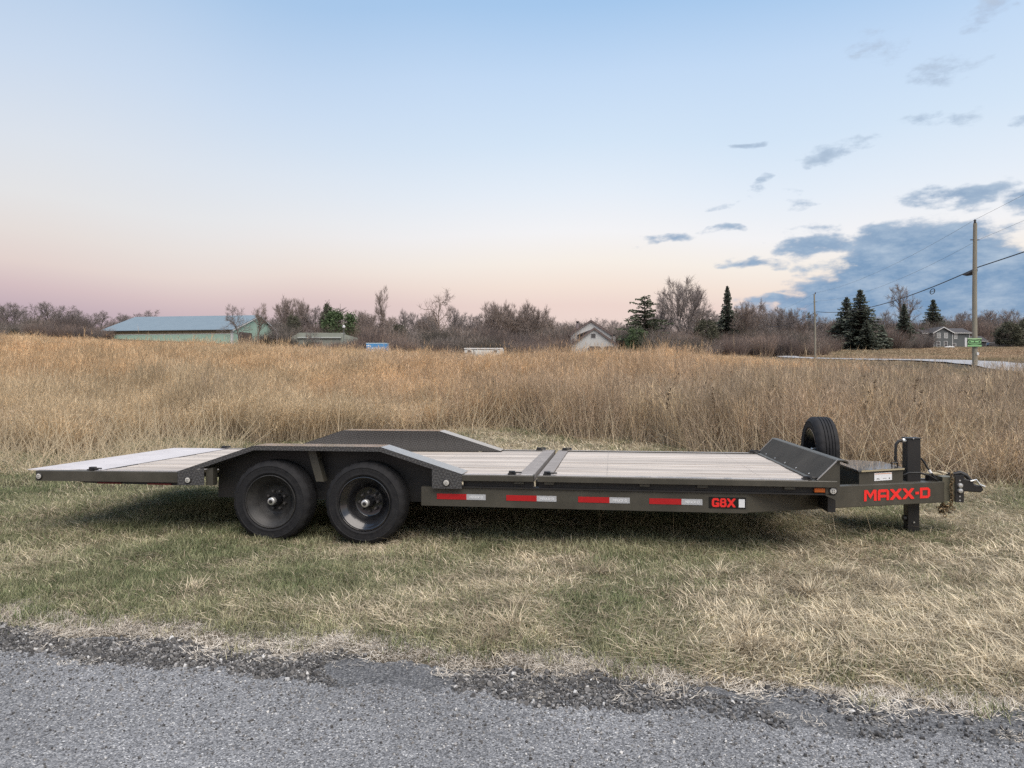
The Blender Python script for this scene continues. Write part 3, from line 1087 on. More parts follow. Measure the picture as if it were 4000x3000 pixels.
# ---- lettering built as flat cut-outs
GLY = {
    'M': (1.22, [[(0, 0), (.25, 0), (.27, 1), (.03, 1)], [(.95, 0), (1.22, 0), (1.20, 1), (.95, 1)], [(.10, 1), (.34, 1), (.74, .40), (.61, .18)], [(.88, 1), (1.12, 1), (.61, .18), (.48, .40)]]),
    'A': (1.12, [[(0, 0), (.26, 0), (.26, .86), (.12, 1), (0, .86)], [(.86, 0), (1.12, 0), (1.12, .80), (.94, 1), (.86, .92)], [(.12, 1), (.26, .74), (.86, .74), (.94, 1)], [(.26, .26), (.86, .26), (.86, .50), (.26, .50)]]),
    'X': (1.16, [[(0, 0), (.30, 0), (1.16, .92), (1.12, 1), (.86, 1), (0, .10)], [(.86, 0), (1.16, 0), (1.16, .10), (.30, 1), (.02, 1), (0, .92)]]),
    '-': (0.42, [[(.03, .40), (.39, .40), (.39, .64), (.03, .64)]]),
    'D': (1.05, [[(0, 0), (.26, 0), (.26, 1), (0, 1)], [(.26, .76), (.80, .76), (.83, 1), (.26, 1)], [(.26, 0), (.83, 0), (.80, .24), (.26, .24)], [(.79, .20), (.83, 0), (1.05, .20), (1.05, .80), (.83, 1), (.79, .80)]]),
    'G': (1.00, [[(0, .20), (.30, .20), (.30, .80), (0, .80)], [(0, .80), (.20, 1), (.78, 1), (.74, .76), (.30, .76)], [(.74, 1), (.80, 1), (.98, .84), (.98, .68), (.70, .68)], [(0, .22), (.20, 0), (.80, 0), (.76, .24), (.30, .24)], [(.68, .02), (.98, .02), (.98, .52), (.68, .52)], [(.50, .34), (.70, .34), (.70, .52), (.50, .52)]]),
    '8': (0.92, [[(.03, .56), (.30, .56), (.30, .84), (.03, .84)], [(.62, .56), (.89, .56), (.89, .84), (.62, .84)], [(.03, .82), (.20, 1), (.72, 1), (.89, .82), (.62, .80), (.30, .80)],
                 [(.08, .45), (.84, .45), (.80, .62), (.12, .62)], [(0, .16), (.30, .16), (.30, .48), (0, .48)], [(.62, .16), (.92, .16), (.92, .48), (.62, .48)], [(0, .18), (.20, 0), (.72, 0), (.92, .18), (.62, .22), (.30, .22)]]),
}


def text_mb(txt, x0, z0, wd, ht, gap=0.10, off=0.0, M=None, shear=0.0):
    tot = sum(GLY[c][0] for c in txt) + gap * (len(txt) - 1)
    k = wd / tot
    mb = MB()
    x = x0
    li = 0
    for c in txt:
        gw, polys = GLY[c]
        for p in polys:
            li = (li + 1) % 7
            vs = [(x + a * k, off - 0.0003 * li, z0 + b * ht + shear * (x + a * k - x0)) for a, b in p]
            if M is not None:
                vs = [M @ Vector(v) for v in vs]
            mb.add(vs, [tuple(range(len(vs)))])
        x += (gw + gap) * k
    return mb


def lettering(tb, Mm):
    # big red word on the near tongue beam
    inv = Mm.inverted()

    def beam_x(px, py):
        k = (px - 2000) / F_PX
        d = Vector((k, 1, 0))
        u = Vector((math.cos(TH), -math.sin(TH), 0))
        v = Vector((math.sin(TH), math.cos(TH), 0))
        # local ray from camera: position = lam*(k,1); local s = P.u, t = P.v - DIST
        A, B = Vector((1.195, 0.045)), Vector((3.33, 1.205))
        du, dv = d.dot(u), d.dot(v)
        e = B - A
        # lam*du = A.x + q e.x ; lam*dv - DIST = A.y + q e.y
        det = -du * e.y + dv * e.x
        lam = (-(A.x) * e.y + (A.y + DIST) * e.x) / det
        q = (lam * du - A.x) / e.x
        return q * e.length, H_CAM - lam * (py - 1500) / F_PX
    x0, zt0 = beam_x(3374, 1916)
    _, zb0 = beam_x(3376, 1958)
    x1, zt1 = beam_x(3632, 1902)
    _, zb1 = beam_x(3630, 1945)
    ht = ((zt0 - zb0) + (zt1 - zb1)) / 2
    o = text_mb('MAXX-D', x0, zb0, x1 - x0, ht, off=-0.003, M=Mm, shear=(zb1 - zb0) / (x1 - x0)).build('lettering', M_LET, tb)


def side_decals(T):
    for s in (-1.648, -0.983, -0.313, 0.332):
        r = MB().box(s, s + 0.286, 0.0415, 0.0435, 0.427, 0.4795).build('reflective_tape', M_RED, T)
        w = MB().box(s + 0.2865, s + 0.470, 0.0415, 0.0435, 0.427, 0.4795).build('silver_tape', M_SILV, r)
        text_mb('MAXX-D', s + 0.315, 0.441, 0.13, 0.024, off=0.0405).build('lettering', M_WHITE, r)
    d = MB().box(0.858, 1.180, 0.0415, 0.0435, 0.403, 0.503).build('model_decal', M_DECAL, T)
    text_mb('G8X', 0.885, 0.414, 0.205, 0.079, off=0.040, gap=0.06).build('lettering', M_LET, d)
    MB().box(1.118, 1.170, 0.0395, 0.0412, 0.414, 0.488).build('white_sticker', M_WHITE, d)


TRAILER = build_trailer()
side_decals(TRAILER)
# ------------------------------------------------------------------ buildings and things in the distance
def sp(sx, sy, Z):
    """source pixel at distance Z -> real X and height"""
    return (sx - 2000) / F_PX * Z, H_CAM + (1500 - sy) / F_PX * Z


M_BARNW = mat('mint_steel_siding', (0.32, 0.45, 0.36), 0.6, col2=(0.36, 0.49, 0.40), nscale=0.6, spec=0.3)
M_BARNR = mat('blue_grey_steel_roof', (0.15, 0.195, 0.225), 0.6, col2=(0.175, 0.22, 0.25), nscale=0.5, spec=0.25)
M_BARNS = mat('yellowed_skylight_panel', (0.15, 0.115, 0.065), 0.6, col2=(0.22, 0.175, 0.11), nscale=0.8, stretch=(3, 3, 0.2))
M_TRIM = mat('white_trim', (0.56, 0.56, 0.55), 0.6)
M_BROWN = mat('dark_brown_door', (0.085, 0.06, 0.05), 0.7, col2=(0.12, 0.085, 0.07), nscale=2)
M_SIDING = mat('white_lap_siding', (0.50, 0.50, 0.485), 0.65, col2=(0.54, 0.54, 0.52), nscale=0.5)
M_SHING = mat('brown_shingles', (0.095, 0.072, 0.068), 0.9, col2=(0.13, 0.10, 0.094), nscale=3)
M_GREYW = mat('grey_lap_siding', (0.095, 0.105, 0.107), 0.7, col2=(0.115, 0.125, 0.126), nscale=0.6)
M_GREYR = mat('grey_shingles', (0.055, 0.052, 0.055), 0.95, col2=(0.08, 0.076, 0.078), nscale=2.5)
M_GLASS = mat('window_glass', (0.05, 0.055, 0.06), 0.08, spec=0.8)
M_GLASSL = mat('curtained_glass', (0.30, 0.31, 0.30), 0.2, spec=0.7)
M_BRICK = mat('chimney_brick', (0.20, 0.16, 0.16), 0.85, col2=(0.26, 0.22, 0.22), nscale=6)
M_POLE = mat('weathered_pole_wood', (0.20, 0.185, 0.15), 0.85, col2=(0.29, 0.265, 0.20), nscale=4, stretch=(6, 6, 0.4), bump=0.3, bscale=20)
M_WIRE = mat('wire_black', (0.02, 0.02, 0.022), 0.6)
M_WIREG = mat('wire_grey', (0.16, 0.17, 0.18), 0.6)


def gable_house_roof(par, x0, x1, y0, y1, ze, zr, m, over=0.35, th=0.14, axis='y', name='roof'):
    """two roof slabs; ridge runs along the axis"""
    mb = MB()
    if axis == 'y':
        xm = (x0 + x1) / 2
        sl = (zr - ze) / (xm - x0)
        for sgn in (-1, 1):
            xe = (x0 - over) if sgn < 0 else (x1 + over)
            poly = [(xm, zr + 0.05), (xe, ze - over * sl + 0.05), (xe, ze - over * sl + 0.05 + th), (xm, zr + 0.05 + th)]
            mb.prism(poly, y0 - over, y1 + over, axis='y')
    else:
        ym = (y0 + y1) / 2
        sl = (zr - ze) / (ym - y0)
        for sgn in (-1, 1):
            ye = (y0 - over) if sgn < 0 else (y1 + over)
            poly = [(ym, zr + 0.05), (ye, ze - over * sl + 0.05), (ye, ze - over * sl + 0.05 + th), (ym, zr + 0.05 + th)]
            mb.prism(poly, x0 - over, x1 + over, axis='x')
    return mb.build(name, m, par)


def window(par, x, z, w, h, y, trim=M_TRIM, glass=M_GLASS, bars=True, side=None):
    """window on a wall facing -y at depth y (or facing -x when side = 'x')"""
    T = 0.10
    f = MB()
    rects = [(x - w / 2 - T, x + w / 2 + T, z + h / 2, z + h / 2 + T), (x - w / 2 - T, x + w / 2 + T, z - h / 2 - T, z - h / 2),
             (x - w / 2 - T, x - w / 2, z - h / 2, z + h / 2), (x + w / 2, x + w / 2 + T, z - h / 2, z + h / 2)]
    if bars:
        rects.append((x - w / 2, x + w / 2, z - 0.035, z + 0.035))
    for a, b, c, d in rects:
        if side == 'x':
            f.box(y - 0.06, y + 0.02, a, b, c, d)
        else:
            f.box(a, b, y - 0.06, y + 0.02, c, d)
    o = f.build('window', trim, par)
    g = MB()
    if side == 'x':
        g.box(y - 0.025, y + 0.01, x - w / 2, x + w / 2, z - h / 2, z + h / 2)
    else:
        g.box(x - w / 2, x + w / 2, y - 0.025, y + 0.01, z - h / 2, z + h / 2)
    g.build('pane', glass, o)
    return o


def barn():
    a = R(8)
    Rx, Ry = -63.0, 160.0
    Ln, W = 32.0, 24.4
    ze, zr, zg = 13.78, 18.0, 9.6
    b = thing('pole_barn', 'long mint green pole barn with blue-grey metal roof at far left of field', 'barn', (Rx, Ry, zg), -a)
    # local x along the long side (negative to the left), y back
    ze, zr = ze - zg, zr - zg
    sk = 0.85
    MB().box(-Ln, 0, 0, 0.15, 0, ze - sk - 0.02).build('long_wall', M_BARNW, b)
    MB().box(-Ln, 0, W - 0.15, W, 0, ze).build('back_wall', M_BARNW, b)
    gp = [(0.16, 0), (W - 0.16, 0), (W - 0.16, ze), (W / 2, zr - 0.1), (0.16, ze)]
    MB().prism(gp, -0.15, 0.0, axis='x').build('gable_wall', M_BARNW, b)
    MB().prism(gp, -Ln, -Ln + 0.15, axis='x').build('gable_wall', M_BARNW, b)
    n = 8
    for i in range(n):
        MB().box(-Ln + i * Ln / n + 0.03, -Ln + (i + 1) * Ln / n - 0.03, 0.03, 0.14, ze - sk, ze - 0.04).build('skylight_panel', M_BARNS, b)
    gable_house_roof(b, -Ln, 0, 0, W, ze, zr, M_BARNR, over=0.5, th=0.12, axis='x')
    # standing ribs of the siding
    mb = MB()
    for i in range(54):
        x = -Ln + 0.4 + i * 0.59
        mb.box(x, x + 0.05, -0.03, 0.0, 0, ze - sk - 0.03)
    mb.build('siding_ribs', M_BARNW, b)
    MB().box(-Ln - 0.05, -Ln + 0.2, -0.05, -0.031, 0, ze).build('corner_trim', M_TRIM, b)
    MB().box(-0.25, 0.06, -0.06, -0.032, 0, ze).build('corner_trim', M_TRIM, b)
    MB().box(-Ln, 0, -0.045, -0.005, ze - sk - 0.14, ze - sk - 0.025).build('trim_band', M_TRIM, b)
    MB().box(0.005, 0.05, 0.1, 0.6, 0, ze).build('corner_trim', M_TRIM, b)
    for s in (0, 1):
        p = [(-0.5, ze - 0.15), (W / 2, zr + 0.02), (W / 2, zr - 0.22), (-0.5, ze - 0.40)]
        if s:
            p = [(W - q, z) for q, z in p]
        MB().prism(p, 0.505, 0.54, axis='x').build('gable_trim', M_TRIM, b)
    MB().box(0.005, 0.05, 3.2, 9.0, 0, ze - 0.25).build('barn_door', M_BROWN, b)
    return b


barn()


def low_shed():
    Z = 172
    x0, ze = sp(1136, 1322, Z)
    x1, _ = sp(1398, 1322, Z)
    _, zr = sp(1300, 1300, Z)
    zg = 9.0
    b = thing('low_shed', 'low grey-green metal shed behind bushes right of the barn', 'shed', ((x0 + x1) / 2, Z, zg))
    w = (x1 - x0) / 2
    m = mat('faded_sage_siding', (0.22, 0.24, 0.20), 0.7, col2=(0.29, 0.305, 0.26), nscale=0.7)
    MB().box(-w, w, 0, 8, 0, ze - zg).build('wall', m, b)
    MB().prism([(-w - 0.4, ze - zg), (w + 0.4, ze - zg), (w - 4.5, zr - zg), (-w + 2.0, zr - zg + 0.05)], 0.2, 8).build('gable_end', m, b)
    gable_house_roof(b, -w + 2, w - 4.4, 0, 8, ze - zg + 0.1, zr - zg + 0.1, mat('pale_shed_roof', (0.23, 0.245, 0.23), 0.7, col2=(0.28, 0.29, 0.27), nscale=0.6), axis='x', over=0.4)
    MB().box(-3.2, -0.6, -0.05, 0.0 - 0.004, 0, 2.6).build('door', M_BROWN, b)
    MB().box(w - 4.6, w - 1.2, -1.2, -0.2, 0, 2.0).build('side_bin', mat('slate_bin', (0.20, 0.21, 0.24), 0.7), b)


low_shed()


def blue_trailer():
    Z = 118
    x0, z1 = sp(1430, 1340, Z)
    x1, z0 = sp(1510, 1384, Z)
    zg = z0 - 0.6
    b = thing('box_trailer', 'small bright blue box trailer with white lettering beyond the field', 'trailer', ((x0 + x1) / 2, Z, zg))
    w = (x1 - x0) / 2
    h = z1 - zg
    m = mat('bright_blue_paint', (0.05, 0.20, 0.50), 0.4, col2=(0.07, 0.32, 0.60), nscale=0.5)
    MB().box(-w, w, 0, 2.0, 0.5, h - 0.10).build('body', m, b, bevel=0.08)
    MB().box(-w - 0.02, w + 0.02, -0.03, 2.03, h - 0.10, h + 0.02).build('roof', mat('pale_blue_roof', (0.45, 0.60, 0.72), 0.5), b)
    mk = mat('white_sign_paint', (0.70, 0.74, 0.76), 0.6)
    random.seed(3)
    xx = -w + 0.35
    for k, (wd, hh) in enumerate(((.16, .34), (.10, .30), (.10, .32), (.18, .34), (.20, .30), (.14, .34), (.10, .30), (.22, .30), (.12, .26), (.24, .34))):
        MB().box(xx, xx + wd, -0.012, -0.004, h - 1.05, h - 1.05 + hh).build('painted_letter', mk, b)
        xx += wd + 0.11
    for x, z, r in ((-w + 0.45, h - 0.4, 0.13), (-w + 0.75, h - 0.5, 0.10), (-w + 0.15, h - 0.45, 0.10)):
        MB().lathe([(r, -0.012), (r, -0.004)], n=12, c=(x, 0, z)).build('round_mark', mk, b)
    for x in (-0.6, 0.3):
        MB().lathe([(0.3, -0.02), (0.33, 0.05), (0.33, 0.2), (0.2, 0.22)], n=20, c=(x, 0.1, 0.33)).build('wheel', M_RUB, b)
    MB().box(w, w + 0.9, 0.9, 1.1, 0.5, 0.6).build('tongue', M_DARK, b)


blue_trailer()


def horse_trailer():
    Z = 105
    x0, z1 = sp(1814, 1360, Z)
    x1, z0 = sp(1967, 1384, Z)
    _, zg = sp(1900, 1415, Z)
    b = thing('livestock_trailer', 'white livestock trailer with dark windows half hidden in tall grass', 'trailer', ((x0 + x1) / 2, Z, zg - 0.4))
    w = (x1 - x0) / 2
    h = z1 - zg + 0.4
    m = mat('white_trailer_skin', (0.55, 0.57, 0.55), 0.5, col2=(0.62, 0.64, 0.62), nscale=1.0)
    body = [(-w, 0.45), (w - 0.9, 0.45), (w - 0.6, h - 0.85), (w, h - 0.80), (w, h - 0.12), (w - 0.1, h - 0.05), (-w, h - 0.05)]
    MB().prism(body, 0, 2.1).build('body', m, b, bevel=0.04)
    MB().box(-w - 0.03, w - 0.08, -0.04, 2.14, h - 0.10, h + 0.03).build('roof', mat('bright_roof_rail', (0.74, 0.75, 0.74), 0.5), b)
    MB().box(-w, w - 0.5, -0.03, -0.002, h - 0.20, h - 0.155).build('roof_seam', M_DARK, b)
    for x in (-w + 0.75, w - 1.2):
        window(b, x, h - 0.48, 0.48, 0.36, 0.0, trim=m, bars=False)
    MB().box(-w + 1.36, -w + 1.43, -0.03, -0.003, 0.5, h - 0.25).build('door_seam', M_DARK, b)
    MB().box(-w + 0.1, -w + 1.34, -0.02, -0.003, h - 0.80, h - 0.76).build('body_seam', M_DARK, b)
    for x in (-0.5, 0.5):
        MB().lathe([(0.3, -0.06), (0.36, -0.03), (0.36, 0.2), (0.2, 0.22)], n=20, c=(x, 0, 0.36)).build('wheel', M_RUB, b)


horse_trailer()


def white_house():
    Z = 150.0
    s = Z / F_PX
    xl, ze = sp(2226, 1348, Z)
    xr, _ = sp(2415, 1348, Z)
    _, zr = sp(2318, 1284, Z)
    zg = 6.6
    cx = (xl + xr) / 2
    b = thing('white_house', 'white sided house with brown gables and two garage doors beyond the field', 'house', (cx, Z, zg))
    X = lambda sx: sp(sx, 0, Z)[0] - cx
    Zp = lambda sy: sp(0, sy, Z)[1] - zg
    w = (xr - xl) / 2 - 0.3
    ze, zr = ze - zg, zr - zg
    MB().prism([(-w, 0), (w, 0), (w, ze), (0, zr - 0.05), (-w, ze)], 0, 7.0).build('garage_wall', M_SIDING, b)
    gable_house_roof(b, -w, w, 0, 7.0, ze, zr, M_SHING, over=0.4, th=0.22, name='garage_roof')
    for sg in (-1, 1):
        MB().prism([(sg * (w + 0.4), ze - 0.40), (0, zr - 0.12), (0, zr + 0.04), (sg * (w + 0.4), ze - 0.24)], -0.43, -0.405).build('rake_board', mat('brown_fascia', (0.20, 0.15, 0.135), 0.7), b)
    window(b, X(2317.5), Zp(1312), 0.95, 0.95, 0.0, bars=False)
    for a, c in ((2297, 2348), (2357, 2408)):
        p = [(X(a), 0), (X(c), 0), (X(c), Zp(1360)), (X(c) - 0.35, Zp(1353)), (X(a) + 0.35, Zp(1353)), (X(a), Zp(1360))]
        d = MB().prism(p, -0.06, -0.004).build('garage_door', M_BROWN, b)
        for k in range(4):
            ww = (X(c) - X(a) - 0.9) / 4
            MB().box(X(a) + 0.45 + k * ww + 0.05, X(a) + 0.45 + (k + 1) * ww - 0.05, -0.075, -0.062, Zp(1360) - 0.1, Zp(1356)).build('door_pane', M_GLASS, d)
    # main block behind
    y0 = 7.4
    zo = (Z + y0) / Z
    X2 = lambda sx: sp(sx, 0, Z + y0)[0] - cx
    Z2 = lambda sy: sp(0, sy, Z + y0)[1] - zg
    a, c = X2(2230), X2(2386)
    m0 = (a + c) / 2
    MB().prism([(a, 0), (c, 0), (c, Z2(1306)), (m0, Z2(1254)), (a, Z2(1306))], y0, y0 + 10).build('house_wall', M_SIDING, b)
    gable_house_roof(b, a, c, y0, y0 + 10, Z2(1306), Z2(1254), M_SHING, over=0.4, th=0.22, name='house_roof')
    for sg, e in ((-1, a), (1, c)):
        MB().prism([(e + sg * 0.4, Z2(1306) - 0.42), (m0, Z2(1254) - 0.12), (m0, Z2(1254) + 0.04), (e + sg * 0.4, Z2(1306) - 0.26)], y0 - 0.43, y0 - 0.405).build('rake_board', mat('brown_fascia', (0.20, 0.15, 0.135), 0.7), b)
    MB().tube([(m0, y0 - 0.3, Z2(1252)), (m0, y0 - 0.3, Z2(1243))], 0.06, 6).build('roof_vent', M_DARK, b)
    ch = MB().box(X2(2263), X2(2273), y0 + 7, y0 + 8, Z2(1290), Z2(1252)).build('chimney', M_BRICK, b)
    MB().box(X2(2263.5), X2(2272.5), y0 + 7.1, y0 + 7.9, Z2(1252), Z2(1245)).build('chimney_pot', M_DARK, ch)
    MB().box(X2(2262.5), X2(2273.5), y0 + 6.9, y0 + 8.1, Z2(1245), Z2(1243)).build('chimney_cap', M_BRICK, ch)
    # cross gable joining the two, left
    MB().prism([(X(2267), Zp(1302)), (X(2300), Zp(1290)), (X(2318), Zp(1283)), (X(2318), Zp(1280.5)), (X(2267), Zp(1299.5))], 5.5, 7.3).build('dormer_roof', M_SHING, b)
    # porch on the right
    MB().box(X2(2381), X2(2407), y0 + 1, y0 + 4, Z2(1308), Z2(1305)).build('porch_roof', M_DARK, b)
    for q in (2384, 2391, 2398, 2404):
        MB().box(X2(q), X2(q + 2), y0 + 1.2, y0 + 1.4, 0, Z2(1308)).build('porch_post', M_TRIM, b)


white_house()


def garden_shed():
    Z = 165
    x0, ze = sp(2160, 1352, Z)
    x1, _ = sp(2192, 1352, Z)
    _, zr = sp(2175, 1339, Z)
    b = thing('garden_shed', 'small pale garden shed left of the white house', 'shed', ((x0 + x1) / 2, Z, ze - 2.2))
    w = (x1 - x0) / 2
    MB().prism([(-w, 0), (w, 0), (w, 2.2), (0, zr - ze + 2.2), (-w, 2.2)], 0, 3).build('wall', M_SIDING, b)
    gable_house_roof(b, -w, w, 0, 3, 2.2, zr - ze + 2.2, M_GREYR, over=0.2, th=0.12)


garden_shed()


def grey_house():
    Z = 200.0
    zg = 10.3
    xl, _ = sp(3647, 0, Z)
    X = lambda sx: sp(sx, 0, Z)[0] - xl
    Zp = lambda sy: sp(0, sy, Z)[1] - zg
    b = thing('grey_farmhouse', 'two-storey grey farmhouse with white window trim at far right', 'house', (xl, Z, zg))
    g1 = X(3720)
    ze, zr = Zp(1299), Zp(1278)
    MB().prism([(0, 0), (g1, 0), (g1, ze), (g1 / 2, zr - 0.03), (0, ze)], 0, 9).build('front_wall', M_GREYW, b)
    gable_house_roof(b, 0, g1, 0, 9, ze, zr, M_GREYR, over=0.45, th=0.18, name='front_roof')
    for sg, e in ((-1, 0), (1, g1)):
        MB().prism([(e + sg * 0.45, ze - 0.36), (g1 / 2, zr - 0.16), (g1 / 2, zr + 0.10), (e + sg * 0.45, ze - 0.08)], -0.49, -0.455).build('rake_board', M_TRIM, b)
    # left wing, side-on roof
    lw = X(3622)
    MB().box(lw, -0.01, 2.2, 8.5, 0, ze).build('side_wall', M_GREYW, b)
    gable_house_roof(b, lw, -0.02, 2.2, 8.5, ze, zr - 0.3, M_GREYR, over=0.4, th=0.18, axis='x', name='side_roof')
    MB().box(lw - 0.4, -0.05, 1.72, 1.79, ze - 0.22, ze - 0.02).build('gutter', M_TRIM, b)
    # right wing
    rw = X(3792)
    MB().box(g1 + 0.01, rw, 0.5, 8, 0, ze).build('wing_wall', M_GREYW, b)
    gable_house_roof(b, g1 + 0.02, rw, 0.5, 8, ze, zr - 0.2, M_GREYR, over=0.4, th=0.18, axis='x', name='wing_roof')
    MB().box(g1 + 0.4, rw + 0.4, 0.02, 0.09, ze - 0.22, ze - 0.02).build('gutter', M_TRIM, b)
    # low extension
    ex = X(3864)
    MB().box(rw + 0.01, ex, 1.2, 7, 0, Zp(1331)).build('extension_wall', mat('dark_grey_siding', (0.13, 0.135, 0.14), 0.7), b)
    gable_house_roof(b, rw + 0.02, ex, 1.2, 7, Zp(1331), Zp(1312), M_GREYR, over=0.35, th=0.16, axis='x', name='extension_roof')
    MB().box(rw + 1.0, ex + 0.3, 0.76, 0.83, Zp(1331) - 0.2, Zp(1331)).build('gutter', M_TRIM, b)
    # corner boards and downpipes
    for x, y, h in ((0.0, 0, ze), (g1, 0, ze), (rw - 0.12, 0.5, ze), (ex - 0.12, 1.2, Zp(1331))):
        MB().box(x - 0.02, x + 0.13, y - 0.05, y - 0.004, 0, h - 0.05).build('downpipe', M_TRIM, b)
    for sx, sy, w_, h_, gl in ((3666.5, 1310.6, 0.85, 1.35, M_GLASSL), (3695, 1310.6, 0.85, 1.35, M_GLASSL), (3665.5, 1344.4, 0.85, 1.45, M_GLASS), (3694, 1344.0, 0.85, 1.45, M_GLASS)):
        window(b, X(sx), Zp(sy), w_, h_, 0.0, glass=gl)
    window(b, X(3737), Zp(1313.5), 0.75, 1.3, 0.5, glass=M_GLASSL)
    window(b, X(3728), Zp(1348), 1.35, 0.95, 0.5)
    for sx in (3622.5, 3630.5, 3638.5):
        window(b, X(sx) + 0.35, Zp(1312.6), 0.3, 1.15, 2.2, glass=M_GLASSL)
    window(b, X(3628), Zp(1346), 0.35, 1.3, 2.2)
    # porch
    pr = MB().prism([(X(3601), Zp(1334)), (X(3606), Zp(1329.5)), (X(3640), Zp(1333)), (X(3640), Zp(1335))], 0.2, 2.1).build('porch_roof', M_GREYR, b)
    MB().box(X(3603), X(3640), 0.14, 0.19, Zp(1337), Zp(1335)).build('porch_beam', M_TRIM, b)
    for q in (3605, 3611.5):
        MB().box(X(q), X(q) + 0.18, 0.2, 0.38, 0, Zp(1337)).build('porch_post', M_TRIM, b)
    MB().box(X(3632), X(3635.5), 2.1, 2.19, 0.4, Zp(1341)).build('front_door', M_BROWN, b)
    MB().tube([(ex - 4.2, 4, Zp(1318)), (ex - 4.2, 4, Zp(1307))], 0.13, 8).build('vent_pipe', M_TRIM, b)
    # propane tank
    x0, z0 = sp(3689, 1368, 192)
    x1, z1 = sp(3731, 1357, 192)
    L2 = (x1 - x0) / 2
    t = thing('propane_tank', 'white propane tank lying in front of the grey farmhouse', 'tank', ((x0 + x1) / 2, 192, z0 - 0.15))
    MB().lathe([(0.02, -L2), (0.25, -L2 + 0.06), (0.40, -L2 + 0.25), (0.46, -L2 + 0.5), (0.46, L2 - 0.5), (0.40, L2 - 0.25), (0.25, L2 - 0.06), (0.02, L2)], n=20, axis='x', c=(0, 0, 0.72)).build('tank_body', M_TRIM, t, smooth=True)
    MB().lathe([(0.2, 1.15), (0.2, 1.30), (0.1, 1.36)], n=12, axis='z').build('valve_dome', M_TRIM, t)
    for x in (-L2 * 0.55, L2 * 0.55):
        MB().box(x - 0.1, x + 0.1, -0.3, 0.3, 0.0, 0.34).build('foot', M_GREYW, t)


grey_house()


def car(name, label, sx, Z, col, roofcol, rz):
    x, _ = sp(sx, 0, Z)
    b = thing(name, label, 'car', (x, Z, tz(x, Z)), rz)
    m = mat('car_paint_' + name, col, 0.3, spec=0.6, coat=0.5)
    MB().prism([(-2.2, 0.3), (2.2, 0.3), (2.25, 0.7), (1.9, 0.85), (1.0, 0.95), (-2.0, 0.98), (-2.25, 0.8)], -0.88, 0.88).build('body', m, b, bevel=0.05)
    MB().prism([(-1.95, 0.985), (1.0, 0.955), (0.35, 1.45), (-1.5, 1.47)], -0.78, 0.78).build('glasshouse', M_GLASS, b, bevel=0.04)
    MB().prism([(-1.52, 1.475), (0.37, 1.455), (0.2, 1.53), (-1.35, 1.54)], -0.74, 0.74).build('roof', mat('roof_paint_' + name, roofcol, 0.3), b, bevel=0.02)
    for x in (-1.4, 1.4):
        for y in (-0.9, 0.7):
            MB().lathe([(0.2, 0), (0.33, 0.02), (0.33, 0.18), (0.2, 0.2)], n=18, c=(x, y, 0.33)).build('wheel', M_RUB, b)
    for y in (-0.6, 0.6):
        MB().box(2.2, 2.27, y - 0.15, y + 0.15, 0.58, 0.7).build('headlight', M_LAMP, b)


car('parked_car', 'dark parked car with grey roof beside the farmhouse extension', 3878, 203, (0.03, 0.032, 0.036), (0.34, 0.35, 0.37), R(8))
car('parked_car', 'dark parked car with white roof under the right-hand cedar', 3915, 208, (0.035, 0.035, 0.04), (0.6, 0.6, 0.6), R(-6))


# ------------------------------------------------------------------ utility poles and wires
POLES = [(26.0, 40.0, 10.55), (36.2, 85.0, 12.25)]


